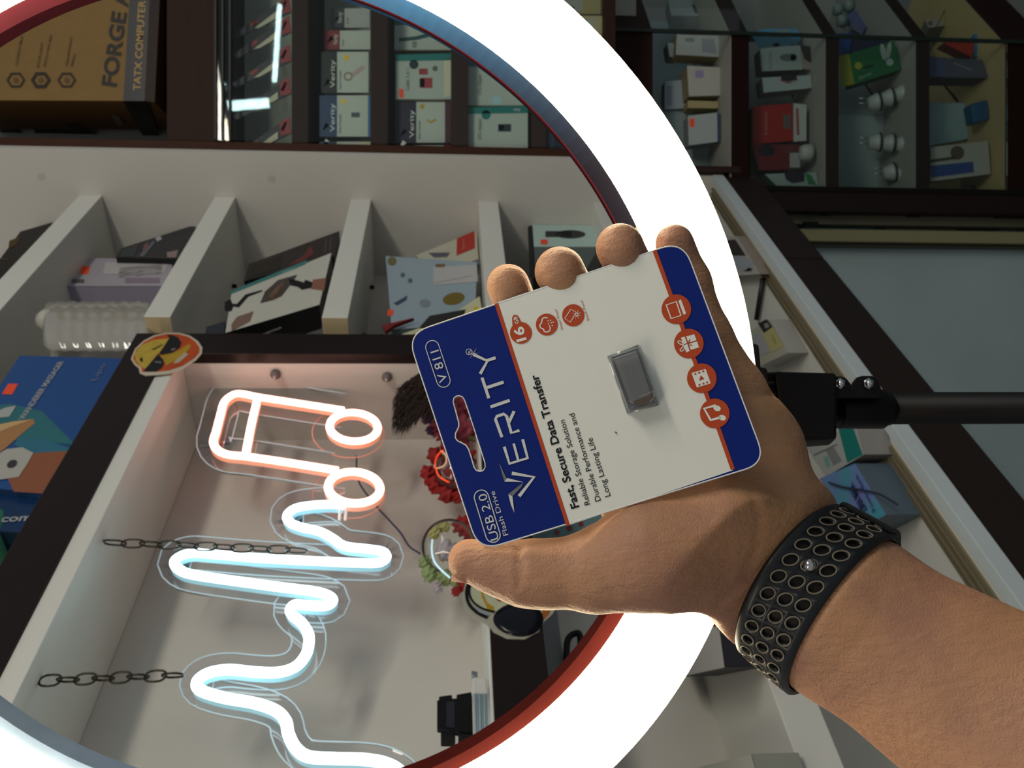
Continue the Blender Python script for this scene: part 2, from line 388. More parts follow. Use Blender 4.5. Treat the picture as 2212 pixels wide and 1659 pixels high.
# ---- leaning flash drive cards, top compartment
RED = M('#8e1620', .45); WCARD = M('#b9b29c', .5); NAVY = M('#232a3c', .5)
Gc = 'red topped gadget cards leaning in the upper case'
zs = zpx(630)
def leancard(i, dy, lab, dep):
    pl = Yp(YU + dep)
    q = [(512 , 112 + dy), (566, 62 + dy * .96), (628, 20 + dy * .93), (628, 62 + dy * .93), (580, 92 + dy * .96)]
    q4 = [(505, 114 + dy), (612, 48 + dy), (612, 80 + dy), (520, 128 + dy)]
    t = product('accessory_card', lab, 'card', Gc, [(500, 116 + dy), (624, 30 + dy), (629, 66 + dy), (512, 122 + dy)], pl, .004, NAVY, M('#2e2c33', .5), [
        ('p', [(604, 44 + dy), (624, 30 + dy), (629, 66 + dy), (606, 70 + dy)], RED),
        ('p', [(548, 102 + dy), (584, 74 + dy), (600, 62 + dy), (600, 78 + dy), (560, 100 + dy)], WCARD),
        ('p', [(540, 92 + dy), (556, 80 + dy), (556, 88 + dy), (544, 98 + dy)], RED),
        ('p', [(606, 58 + dy), (616, 40 + dy), (620, 44 + dy), (612, 62 + dy)], M('#b0777a', .5))], bev=0)
for i, (dy, lab, dep) in enumerate(((-40, 'small dark card with red header leaning highest up beside case edge', .10), (4, 'dark blister card with cream window second in the leaning row', .08),
    (66, 'dark blister card with red header in the middle of the leaning row', .06), (136, 'dark blister card with red header behind the bright tube reflection', .04),
    (222, 'dark blister card with cream window just under the short reflection', .03))):
    leancard(i, dy, lab, dep)
# ---- flash drive blister cards
def usbcard(lab, x0, y0, x1, y1, hdr, dep, body='#b7bab2', hdrw=.34, extra=(), grp='boxed flash drive cards in the upper case'):
    xm = x0 + (x1 - x0) * hdrw; pl = Yp(YU + dep)
    h_ = (y1 - y0)
    deco = [('p', rect(x0, y0, xm, y1), M(hdr, .45)),
            ('t', 'Verity', (xm - 5, y1 - 10), (xm - 5, y0 + h_ * .2), 10, INKW),
            ('p', [(x0 + 6, y1 - 12), (x0 + 22, y1 - 24), (x0 + 14, y1 - 30)], INKW),
            ('t', 'Data Traveler', (xm + 9, y1 - 8), (xm + 9, y0 + h_ * .45), 5, M('#5a6a78', .5))] + list(extra)
    return product('flash_drive_card', lab, 'card', grp, rect(x0, y0, x1, y1), pl, .006, M(body, .5), M(body, .45), deco)
metal = M('#8f9499', .3, metal=.8); gold = M('#b08a1c', .35, metal=.6)
usbcard('flash drive card with black header, key shaped drive and gold seal', 693, 112, 796, 200, '#101216', .06, extra=[
    ('p', disc(748, 124, 6), gold, 'seal'), ('r', disc(752, 165, 8), 3, M('#8a6d62', .5)), ('r', [(760, 162), (786, 144)], 8, M('#b59a92', .5))])
usbcard('flash drive card with blue header directly under the black headed one', 690, 206, 801, 295, '#16365f', .05, extra=[
    ('p', disc(742, 219, 5), gold, 'seal'), ('p', rect(759, 243, 777, 253), M('#3c4650', .4), 'drive'), ('p', rect(795, 206, 801, 295), M('#2c5f95', .4))])
usbcard('flash drive card with red header above the black headed one', 700, 66, 800, 107, '#7e1c26', .09)
usbcard('grey printed card leaning at the top of the second shelf bay', 716, 18, 798, 60, '#2e2d33', .12, body='#a9a9a6')
usbcard('flash drive card with navy header cut off at the case edge', 690, 306, 800, 330, '#142c50', .03, extra=[('p', rect(772, 306, 800, 330), M('#c3baa2', .5))])
usbcard('flash drive card with dark purple header and gold seal', 858, 220, 972, 308, '#241a33', .06, hdrw=.36, extra=[
    ('p', disc(912, 230, 5), gold, 'seal'), ('r', [(922, 258), (930, 264), (942, 258)], 4, gold), ('p', rect(961, 212, 974, 308), M('#4b2433', .5))])
usbcard('flash drive card with red header lowest in the third shelf bay', 856, 314, 974, 333, '#5e1220', .03, extra=[('p', rect(958, 314, 974, 326), M('#8f1f22', .5)), ('p', disc(905, 319, 5), gold, 'seal')])
TEAL = M('#11706c', .4)
def tealbox(lab, x0, y0, x1, y1, dep, extra, low=True):
    pl = Yp(YU + dep); k = [('p', [(x0, y0), (x1, y0 - 3), (x1, y0 + 12), (x0, y0 + 14)], TEAL)]
    if low: k += [('p', [(x0, y1 - 14), (x1, y1 - 13), (x1, y1), (x0, y1)], TEAL)]
    return product('adapter_box', lab, 'box', 'teal banded adapter boxes in the upper case', rect(x0, y0, x1, y1), pl, .03, M('#b9b497', .5), M('#aeb3ad', .5), k + list(extra))
tealbox('white box with teal band and red earphone pictures above the purple headed card', 855, 118, 974, 214, .05, [
    ('p', disc(894, 139, 10), M('#1d2a30', .5), 'badge'), ('p', rect(905, 148, 924, 161), M('#94353a', .5)), ('p', disc(940, 148, 6), M('#5d6158', .5)),
    ('p', rect(908, 168, 934, 190), M('#9b3539', .5)), ('p', rect(906, 170, 917, 188), M('#4a5054', .5)), ('p', rect(862, 192, 872, 211), ORS, 'price_sticker'),
    ('t', 'Cable 2 in 1', (884, 195), (884, 148), 8, M('#6d716c', .5)), ('p', rect(959, 128, 974, 208), M('#cbc6a9', .5))], False)
tealbox('white box with teal stripe highest in the third bay', 852, 40, 974, 108, .09, [
    ('r', [(862, 86), (900, 82), (932, 74)], 8, M('#18494a', .5)), ('t', 'XB', (900, 104), (900, 90), 10, M('#4a5054', .5))], False)
tealbox('white and teal box with silver connector lowest in the fourth bay', 1012, 232, 1140, 332, .03, [
    ('p', disc(1050, 248, 10), TEAL, 'badge'), ('p', rect(1076, 268, 1104, 284), M('#25323a', .3), 'window'), ('p', disc(1083, 275, 6), M('#bfe6ee', .2), 'connector'),
    ('t', 'OTG Adapter', (1040, 302), (1040, 255), 8, M('#6d716c', .5)), ('t', 'MICRO', (1110, 240), (1124, 240), 6, INKW)])
tealbox('white and teal box above the one with silver connector', 1012, 130, 1140, 228, .05, [
    ('p', disc(1073, 218, 10), M('#9fc6d2', .2), 'connector'), ('t', 'OTG Adapter', (1040, 205), (1040, 160), 8, M('#6d716c', .5))], False)
product('accessory_box', 'grey blue box partly behind the ring rim in the lowest upper bay', 'box', 'boxes in the lowest upper bay', rect(1185, 195, 1290, 262), Yp(YU + .06), .03, M('#4f5c6c', .5), M('#5b6978', .5), [('p', rect(1196, 215, 1225, 250), M('#1c2433', .5)), ('p', rect(1240, 210, 1280, 250), M('#8a9098', .5))])
product('accessory_box', 'navy box beside grey blue box in the lowest upper bay', 'box', 'boxes in the lowest upper bay', rect(1180, 270, 1290, 333), Yp(YU + .04), .03, M('#1a2136', .5), M('#1d2438', .5), [('p', rect(1186, 275, 1196, 333), M('#4f6276', .5)), ('p', rect(1215, 300, 1250, 325), M('#77726a', .5))])
product('accessory_box', 'cream box with grey print in upper bay outside the ring', 'box', 'boxes in the lowest upper bay', rect(1184, 34, 1308, 110), Yp(YU + .05), .03, M('#a09268', .5), M('#a89a74', .5), [('p', [(1210, 48), (1285, 40), (1282, 60), (1220, 66)], M('#9b9c96', .5)), ('p', rect(1282, 70, 1308, 110), M('#a38a5c', .5)), ('p', [(1230, 72), (1288, 66), (1290, 100), (1250, 102)], M('#aaa79b', .5))])
product('accessory_box', 'cream box with white sheet highest in the upper bay outside the ring', 'box', 'boxes in the lowest upper bay', rect(1184, -60, 1298, 30), Yp(YU + .05), .03, M('#8e8157', .5), M('#8e8157', .5), [('p', [(1200, -20), (1262, -30), (1258, 24), (1215, 28)], M('#8b8a86', .5)), ('p', disc(1232, 17, 9, ry=4), M('#6d5a2e', .5))])
# ---- lower counter products
def dbox(name, lab, cat, grp, q, dep, thick, side, front, deco=()): return product(name, lab, cat, grp, q, Yp(YD + dep), thick, M(side, .5), M(front, .5), deco)
G1 = 'white boxes on the top counter shelf'
dbox('charger_box', 'white carton with grey label print, highest on the top counter shelf', 'box', G1, [(1462, 74), (1568, 78), (1566, 124), (1460, 118)], .10, .06, '#8d8363', '#a3a9a6', [('p', [(1480, 82), (1500, 82), (1500, 90), (1480, 90)], M('#7d8787', .5)), ('p', [(1515, 84), (1542, 84), (1548, 116), (1517, 112)], M('#888f96', .5), 'label_print')])
dbox('charger_box', 'white square carton with small violet picture on the top counter shelf', 'box', G1, [(1484, 142), (1566, 146), (1563, 206), (1488, 208)], .09, .07, '#857c60', '#a9a9a0', [('p', rect(1502, 152, 1520, 168), M('#8d83a8', .5)), ('t', 'mini', (1560, 180), (1560, 166), 6, M('#5a5a58', .5))])
dbox('charger_box', 'white carton with orange price sticker lowest on the top counter shelf', 'box', G1, [(1486, 250), (1550, 243), (1550, 306), (1488, 314)], .08, .05, '#7e8385', '#9fa8a8', [('p', rect(1490, 256, 1500, 274), ORS, 'price_sticker'), ('p', [(1549, 244), (1556, 246), (1556, 306), (1550, 306)], M('#3b4763', .5))])
dbox('charger_box', 'pale blue carton behind the square carton on the top counter shelf', 'box', G1, [(1436, 176), (1482, 172), (1484, 234), (1436, 236)], .15, .04, '#7f8d97', '#98a4ab', [('p', rect(1440, 185, 1452, 228), M('#7d8894', .5))])
dbox('charger_box', 'narrow white carton end left of the printed carton on top counter shelf', 'box', G1, [(1442, 92), (1462, 94), (1464, 124), (1446, 122)], .13, .05, '#7f8685', '#9aa3a2')
dbox('charger_box', 'flat cream carton lying under the square carton', 'box', G1, [(1486, 217), (1552, 219), (1551, 234), (1486, 233)], .10, .05, '#8d8056', '#a0956c')
G2 = 'gadget boxes on the second counter shelf'
dbox('paper_bag', 'crumpled light blue bag highest on the second counter shelf', 'bag', G2, [(1622, 74), (1650, 62), (1722, 62), (1730, 84)], .12, .05, '#2a4a5c', '#5590b5', [('p', [(1622, 74), (1730, 84), (1722, 96), (1640, 104)], M('#355a70', .6)), ('p', [(1678, 64), (1706, 64), (1700, 80), (1682, 78)], M('#7f8a84', .6)), ('p', disc(1677, 97, 8, ry=4), M('#122a66', .5))])
dbox('gadget_box', 'white box with grey car charger picture and a photo end', 'box', G2, [(1642, 105), (1728, 98), (1734, 150), (1646, 154)], .09, .05, '#6a655a', '#8b9694', [('p', disc(1703, 124, 18, ry=8), M('#5b6167', .5)), ('p', disc(1714, 124, 7, ry=8), M('#433c50', .5)), ('p', [(1728, 98), (1750, 100), (1757, 152), (1734, 148)], M('#8a7d75', .5)), ('p', [(1728, 98), (1750, 100), (1753, 136), (1738, 128)], M('#2e2b2c', .5), 'print', .0022), ('t', 'ROYAL', (1668, 148), (1668, 108), 8, M('#8d8282', .5))])
dbox('gadget_box', 'white box with black and red charger picture under the car charger box', 'box', G2, [(1646, 168), (1752, 162), (1754, 190), (1650, 200)], .08, .05, '#6e6b65', '#96a0a0', [('p', [(1686, 162), (1720, 160), (1722, 172), (1702, 177), (1688, 172)], M('#1e1a1a', .5)), ('p', [(1686, 170), (1700, 178), (1718, 176), (1721, 170), (1722, 174), (1702, 181), (1686, 174)], M('#8a2a26', .5))])
dbox('gadget_box', 'bright red box with white print on the second counter shelf', 'box', G2, [(1626, 230), (1712, 223), (1714, 304), (1626, 312)], .08, .06, '#5a1210', '#8c1c14', [('t', 'sonic', (1658, 292), (1658, 240), 10, M('#a8685e', .5)), ('p', rect(1692, 248, 1708, 278), M('#56504f', .5)), ('p', [(1714, 223), (1742, 226), (1742, 304), (1714, 306)], M('#a7a9a7', .5)), ('r', [(1722, 234), (1724, 292)], 6, M('#8f4a48', .5))])
dbox('gadget_box', 'dark red box with black round item on the second counter shelf', 'box', G2, [(1624, 312), (1706, 312), (1706, 366), (1640, 368)], .06, .05, '#3f0e12', '#5e1018', [('p', disc(1656, 325, 18, ry=13), M('#15131c', .4)), ('p', rect(1706, 330, 1728, 362), M('#8f8f8d', .5)), ('p', [(1670, 314), (1730, 312), (1732, 326), (1700, 332)], M('#5c2228', .5))])
t = thing('cup', cpt(1744, 330, 2.24), 'small translucent white cup lying beside dark red box', 'cup'); lathe('shell', Yp(YD + .05).hit(1728, 330), (0, 0, -1), [(0, .016), (.01, .022), (.028, .024), (.032, .018)], M('#a5a7a4', .4), t, 20)
dbox('pouch', 'white and green pouch with a dark purple knot lowest on the second counter shelf', 'pouch', G2, [(1652, 376), (1764, 372), (1768, 402), (1680, 404)], .04, .03, '#3c5b46', '#879592', [('p', [(1694, 374), (1716, 368), (1738, 372), (1738, 392), (1712, 396), (1698, 388)], M('#1a1420', .5)), ('p', [(1738, 372), (1752, 378), (1764, 400), (1746, 398)], M('#1f6b3a', .5))])
G3 = 'boxes on the third counter shelf'
dbox('cable_box', 'green box with yellow end and white rabbit logo', 'box', G3, [(1834, 116), (1932, 88), (1948, 150), (1846, 182)], .07, .05, '#10351f', '#175a34', [('p', [(1812, 120), (1834, 116), (1846, 182), (1816, 188)], M('#7c7d20', .5)), ('p', disc(1908, 112, 6, ry=18, rot=-.2), M('#8d9a94', .5)), ('p', disc(1920, 108, 5, ry=18, rot=.15), M('#8d9a94', .5)), ('p', disc(1922, 134, 8), M('#8d9a94', .5)), ('p', disc(1854, 142, 8), M('#88902a', .5)), ('p', disc(1876, 144, 12, ry=3, rot=-.25), M('#0c2a17', .5)), ('t', 'Quick', (1856, 172), (1884, 160), 6, M('#8fa69a', .5))])
dbox('cable_box', 'blue box standing behind the green box', 'box', G3, [(1812, 72), (1845, 72), (1842, 112), (1812, 120)], .14, .05, '#132552', '#1d3a78')
dbox('cable_box', 'dark navy box lying behind the green box', 'box', G3, [(1846, 82), (1922, 86), (1930, 100), (1840, 114)], .12, .05, '#14172c', '#1a1f3a')
G4 = 'items on the lowest counter shelf'
dbox('adhesive_tape', 'red plastic item highest on the lowest counter shelf', 'tape', None, [(2040, 94), (2050, 84), (2106, 92), (2100, 124), (2048, 116)][:4], .10, .04, '#5e140a', '#8c2210')
dbox('ruler', 'light blue strip standing behind the red plastic item', 'strip', None, [(2103, 74), (2115, 74), (2113, 124), (2104, 122)], .12, .01, '#1f5f80', '#2c7396')
dbox('storage_box', 'grey violet box on the lowest counter shelf', 'box', None, [(2008, 122), (2122, 130), (2134, 168), (2008, 166)], .07, .07, '#2b2a31', '#474857', [('p', [(2008, 122), (2040, 124), (2036, 166), (2008, 166)], M('#41486a', .5)), ('r', [(2060, 136), (2100, 152)], 4, M('#6b6674', .5))])
t = thing('sticky_note_block', Yp(YD + .06).hit(2118, 240), 'small blue block standing on the lowest counter shelf', 'block')
hexa('block', [Yp(YD + .06).hit(*p) for p in ((2097, 228), (2108, 214), (2134, 216), (2140, 250), (2128, 268), (2102, 262))][:0] or [Yp(YD + .06).hit(*p) for p in ((2097, 224), (2134, 214), (2140, 256), (2104, 266))], Vector((0, .04, 0)), M('#12486a', .3), t, .006)
dbox('hook_pack', 'white pack with round brown cut-out and a blue strip lowest on the counter', 'pack', None, [(2010, 318), (2134, 304), (2140, 376), (2010, 392)], .05, .03, '#5a5a52', '#94958c', [('p', disc(2068, 330, 15), M('#4b4030', .6)), ('p', [(2008, 345), (2060, 338), (2062, 344), (2008, 352)], M('#3a352d', .6)), ('p', [(2010, 358), (2102, 349), (2104, 372), (2012, 384)], M('#27407a', .5))])
t = thing('rubber_stopper', Yp(YD + .03).hit(2096, 408), 'small round black stopper at the counter post', 'stopper'); ball('knob', Yp(YD + .03).hit(2096, 410), .016, BLK, t, (1, .8, 1.1))
t = thing('glass_case', Yp(YD + .16).hit(2070, 240), 'pale blue tinted plastic tray leaning in the lowest counter shelf', 'tray'); hexa('tray', [Yp(YD + .16).hit(*p) for p in ((2008, 220), (2086, 222), (2094, 300), (2008, 316))], Vector((0, .01, 0)), M('#86a0a4', .3), t, .003)
# stacks of plugs: each adapter a thing
PW = M('#9fa5a3', .35); PR = M('#1b1b1e', .4)
def plug(lab, px, py, tilt, dep):
    p = Yp(YD + dep).hit(px, py); t = thing('plug_adapter', p, lab, 'adapter', 'round plug adapters stacked in rows')
    ax = Vector((math.sin(tilt), -.25, -math.cos(tilt)))
    lathe('body', p - ax.normalized() * .016, ax, [(0, .011), (.003, .017), (.024, .024), (.028, .025)], PW, t, 20)
    lathe('rim', p + ax.normalized() * .012, ax, [(0, .0262), (.003, .0268), (.005, .0262)], PR, t, 20)
for row, (y0, xs, tl, nm) in enumerate(((222, (1887, 1915, 1943), .18, 'upper'), (308, (1888, 1917, 1946), .0, 'middle'), (374, (1920, 1948), .15, 'lower'))):
    for k, xx in enumerate(xs):
        plug('white round plug adapter with black rim, %s of the %s row on counter' % (('topmost', 'second', 'third')[k], nm), xx, y0 - k * (9 if row == 0 else -2), tl, .10 - .01 * k)
    p = Yp(YD + .11).hit(xs[0] - 18, y0 - 4)
    t = thing('plug_pin', p, 'thin metal pin tip above the %s row of plug adapters' % nm, 'pin', 'plug pins')
    for dx in (-.007, .007): tube('pin', [p + Vector((dx, 0, .018)), p + Vector((dx, 0, -.02))], .0022, metal, t, 6)
# products behind the angled glass
AG = Pl(Vector((XC, YD, 0)) + DN * .10, DN)
def abox(name, lab, cat, q, side, front, deco=(), th=.04):
    return product(name, lab, cat, None, q, AG, th, M(side, .5), M(front, .5), deco)
abox('charger_box', 'white carton with dark square behind the angled glass pane', 'box', [(1442, 0), (1545, -10), (1565, 36), (1450, 34)], '#8a9391', '#a2aba8', [('p', [(1494, 10), (1514, 10), (1518, 28), (1502, 28)], M('#2f3434', .5))])
abox('gadget_box', 'dark printed white sheet behind the angled glass above second shelf', 'sheet', [(1690, -20), (1730, -20), (1750, 44), (1708, 46)], '#8a9391', '#9aa3a0', th=.01)
abox('display_stand', 'clear and white folded stand behind the angled glass above third shelf', 'stand', [(1826, 36), (1846, 20), (1884, 56), (1866, 62)], '#6b7391', '#565b86', th=.02)
for i, (x, y) in enumerate(((1800, 22), (1824, 14), (1850, 8), (1808, 46))):
    p = AG.hit(x, y); t = thing('plug_adapter', p, 'pale plug adapter behind the angled glass, %s' % ('leftmost of the reclining row', 'second of the reclining row', 'third of the reclining row', 'single one below the row')[i], 'adapter', 'plug adapters behind angled glass')
    lathe('body', p, (0.1, 0, -1), [(0, .010), (.004, .016), (.022, .02)], M('#7d8a88', .4), t, 16)
abox('hook_pack', 'small white printed carton behind the angled glass on lowest shelf', 'box', [(1998, 42), (2052, 38), (2068, 52), (2006, 60)], '#5f5c56', '#8e8b84', [('p', disc(2010, 50, 5), M('#5b5148', .5)), ('p', disc(2048, 50, 5), M('#5b5148', .5))], th=.05)
tube_o = tube('price_string', [AG.hit(x, y, .03) for x, y in ((2072, -60), (2050, 0), (2030, 44), (2016, 72))], .0012, M('#33291c', .6)); tag(tube_o, 'thin dark string hanging behind the angled glass', 'string')
struct(hexa('trim_1', [cpt(x, y, 3.0) for x, y in ((2160, -60), (2300, -60), (2300, 100), (2190, 30))], Vector((0, .05, 0)), M('#9aa0a4', .6)))
# ------------------------------------------------------------------ things on the white shelves
PURP = M('#9a93a6', .4)
t = thing('bubble_parcel', Lp(.15, .04, H(.545)), 'clear bubble wrapped bottle parcel standing at the end of the second shelf', 'parcel')
pb = Ls(.02)
# bumpy wrapped body
v = []; fs = []; nu, nv = 46, 22
xs0, xs1, ya, yb = 84, 332, 634, 734
for i in range(nu):
    for j in range(nv):
        u = i / (nu - 1); a = j / (nv - 1) * math.pi
        px = xs0 + (xs1 - xs0) * u; py = ya + (yb - ya) * (0.5 - .5 * math.cos(a))
        e = min(1, min(u, 1 - u) * 9); e = math.sqrt(e * (2 - e))
        bump = .0035 * (abs(math.sin(i * .62 + (j % 2) * .8)) * abs(math.sin(j * 1.15))) + random.random() * .0012
        py = 684 + (py - 684) * (.55 + .45 * e)
        v.append(pb.hit(px, py) - pb.n * (.026 - (.026 * math.sin(a) * e + bump)))
for i in range(nu - 1):
    for j in range(nv - 1): fs.append((i * nv + j, (i + 1) * nv + j, (i + 1) * nv + j + 1, i * nv + j + 1))
nb = len(v); v += [x - pb.n * .05 for x in v]
fs += [tuple(nb + k for k in reversed(f)) for f in fs]
bub = bpy.data.materials.new('bubble_wrap'); bub.use_nodes = True; bb = bub.node_tree.nodes['Principled BSDF']
bb.inputs['Base Color'].default_value = srgb('#a9a69c'); bb.inputs['Roughness'].default_value = .12; bb.inputs['Coat Weight'].default_value = .6; bb.inputs['Alpha'].default_value = .85
mesh_obj('wrapping', v, fs, bub, t, smooth=True)
lathe('cap', pb.hit(92, 672) - pb.n * .02, (0, 0, 1), [(-.02, .02), (0, .022), (.012, .014)], M('#b9b6ad', .3), t)
L8 = Ls(.09)
product('phone_case_box', 'lavender white long box with orange price sticker behind the bubble parcel', 'box', None, [(112, 556), (372, 560), (372, 618), (96, 618)], L8, .05, PURP, M('#a7a0a8', .4), [
    ('p', [(98, 560), (145, 556), (132, 618), (96, 618)], M('#7d7a94', .4)), ('p', [(176, 575), (195, 575), (190, 592), (172, 592)], ORS, 'price_sticker'),
    ('p', [(228, 566), (366, 568), (352, 592), (222, 592)], M('#b9b5b4', .4)), ('t', '5.0 MEDIUM', (350, 590), (350, 570), 90, M('#8f8b8c', .4)), ('p', rect(155, 603, 182, 611), M('#5e565a', .5)), ('p', rect(270, 600, 345, 611), M('#8a7a88', .4))])
L12 = Ls(.075)
t = product('headphone_case', 'black crinkled bag with pink and silver patches behind the lavender box', 'bag', None, [(250, 556), (262, 536), (420, 486), (432, 560)], L12, .04, M('#1f1e22', .35, bump=.6), M('#26252a', .3, bump=.8), [
    ('p', [(300, 552), (330, 520), (336, 522), (310, 554)], M('#5c6069', .3)), ('p', [(360, 545), (385, 540), (380, 556), (362, 556)], M('#8f7a7a', .4)), ('p', [(335, 515), (345, 508), (350, 516), (340, 522)], M('#a5a5a8', .3)),
    ('p', [(312, 528), (322, 520), (316, 540), (308, 542)], M('#7b4f56', .4)), ('p', [(262, 540), (300, 528), (290, 554), (262, 555)], M('#34383e', .4))])
product('speaker_box', 'black box with faint gold print standing on the highest white shelf', 'box', None, [(-60, 640), (44, 500), (114, 480), (70, 640)], Ls(.06), .03, M('#120f0d', .5), M('#1c1713', .45), [
    ('p', [(20, 520), (46, 510), (34, 530), (18, 536)], M('#4d3312', .5)), ('r', [(-10, 560), (18, 560)], 3, M('#4a3620', .5))])
product('tool_box', 'dark box with red arc print leaning behind the phone holder box', 'box', None, [(527, 608), (538, 570), (733, 499), (722, 553)], L12, .035, M('#15110f', .45), M('#2a2325', .4), [
    ('p', [(620, 575), (655, 552), (672, 530), (678, 548), (650, 566)], M('#6b2f32', .5)), ('p', [(545, 575), (610, 550), (606, 578), (536, 602)], M('#2b2620', .5)), ('r', [(705, 517), (702, 545)], 3, M('#4d4848', .5)), ('r', [(715, 513), (712, 543)], 3, M('#4d4848', .5))])
HB = Ls(.035)
product('phone_holder_box', 'white box picturing a car phone holder arm with teal stripe and black side', 'box', None, [(487, 719), (500, 634), (716, 546), (690, 658)], HB, .055, M('#0f0d12', .45), M('#c4c2b6', .45), [
    ('p', [(497, 636), (500, 628), (664, 561), (659, 571)], M('#3c7b78', .45), 'teal_stripe'),
    ('p', [(485, 668), (486, 652), (498, 646), (502, 656), (512, 656), (530, 636), (566, 626), (567, 629), (536, 641), (516, 664), (504, 662), (500, 672), (488, 673)], M('#17181c', .4), 'arm_picture'),
    ('p', [(562, 655), (572, 630), (600, 605), (642, 593), (636, 604), (608, 640), (590, 648)], M('#4c4440', .4), 'phone_picture'), ('p', [(580, 640), (600, 618), (614, 606), (606, 632), (592, 646)], M('#93745f', .4)),
    ('p', [(624, 602), (644, 606), (656, 610), (660, 604), (676, 610), (672, 622), (652, 626), (644, 620), (626, 616)], M('#151417', .4), 'clamp_picture'),
    ('p', [(676, 604), (704, 600), (700, 628), (672, 624)], M('#8c5f4c', .5)), ('p', [(500, 700), (512, 684), (548, 672), (540, 694), (500, 716)], M('#7e6558', .5)),
    ('t', 'Holder', (612, 590), (640, 580), 8, M('#9fc5c2', .5))])
text('remax', Ls(.05), (572, 723), (610, 708), 10, M('#8d8a86', .5), bpy.data.objects['phone_holder_box'], .004)
product('earphone_box', 'dark grey small box beside the white holder box on the third shelf', 'box', None, [(443, 722), (446, 706), (487, 694), (484, 724)], Ls(.06), .03, M('#2a2c33', .5), M('#343740', .5))
B1 = Ls(.055)
product('adapter_box', 'pale blue box with gold round seal and orange price sticker on the fourth shelf', 'box', 'boxes on the fourth white shelf', [(833, 553), (1030, 566), (1026, 700), (846, 712)], B1, .04, M('#6f7c84', .5), M('#98a9b3', .4), [
    ('p', disc(847, 564, 9.5), M('#6e6a3c', .4), 'seal'), ('p', [(936, 577), (1030, 572), (1032, 608), (936, 616)], M('#b9b7b6', .4)), ('p', [(941, 570), (962, 570), (960, 578), (941, 577)], M('#7a6138', .5)),
    ('p', disc(980, 645, 24, ry=13, rot=-.2), M('#746326', .4), 'seal'), ('p', disc(870, 594, 5), M('#4d666d', .5)), ('p', disc(886, 606, 5), M('#4d666d', .5)), ('p', [(850, 655), (880, 638), (878, 648), (858, 660)], M('#3f4a63', .5)),
    ('p', [(838, 669), (850, 668), (849, 681), (836, 682)], ORS, 'price_sticker'), ('t', 'Wireless Bluetooth', (938, 612), (1020, 596), 5, M('#8d9296', .5)), ('p', disc(918, 655, 12, ry=9), M('#7f8b91', .5))])
product('adapter_box', 'white box with red square print leaning highest on the fourth shelf', 'box', 'boxes on the fourth white shelf', [(898, 552), (1029, 498), (1034, 566), (940, 590)], Ls(.07), .03, M('#8b8877', .5), M('#bfbba6', .45), [
    ('p', [(987, 515), (1025, 499), (1026, 536), (986, 552)], M('#b02c22', .45), 'red_print'), ('p', [(925, 546), (972, 545), (966, 555), (938, 556)], M('#5a5866', .5)), ('p', [(1018, 565), (1036, 558), (1036, 572), (1020, 570)], M('#6c6a72', .5)), ('t', 'Type C', (1003, 540), (1003, 516), 5, M('#d78b80', .5))])
product('mouse_box', 'cream box with dark mouse picture lowest on the fourth shelf', 'box', 'boxes on the fourth white shelf', [(850, 728), (960, 690), (1036, 640), (1046, 700), (1000, 740)][:4], Ls(.03), .03, M('#aaa678', .5), M('#cbc9a4', .45), [
    ('p', [(905, 708), (928, 682), (1006, 668), (1000, 690), (930, 712)], M('#2b2a29', .4), 'mouse_picture'), ('p', rect(1024, 662, 1033, 672), M('#cfb51f', .5))])
product('cable_pack', 'thin red and white pack leaning against the pale blue box', 'pack', None, [(826, 702), (895, 686), (852, 702), (833, 716)], Ls(.04), .008, M('#6f1a1e', .5), M('#7d2328', .5))
B5 = Ls(.058)
product('bluetooth_speaker_box', 'grey green box with black speaker picture and orange price sticker behind fingers', 'box', None, [(1147, 485), (1293, 487), (1302, 600), (1154, 600)], B5, .05, M('#0e1110', .5), M('#b4cdc5', .45), [
    ('p', [(1152, 533), (1298, 533), (1302, 600), (1154, 600)], M('#56615f', .5)), ('p', [(1140, 490), (1150, 486), (1158, 600), (1144, 600)], M('#121514', .5)),
    ('p', disc(1232, 506, 33, ry=9), M('#26282a', .4), 'speaker_picture'), ('p', rect(1178, 499, 1235, 512), M('#26282a', .4)), ('p', rect(1168, 517, 1183, 528), ORS, 'price_sticker')])
product('black_case', 'black slanted case standing between speaker box and ring rim', 'case', None, [(1256, 600), (1300, 524), (1360, 500), (1360, 600)], Ls(.04), .05, M('#0d0f16', .4), M('#2b2a26', .45), [('p', [(1262, 600), (1312, 560), (1350, 600)], M('#0c1322', .45))])
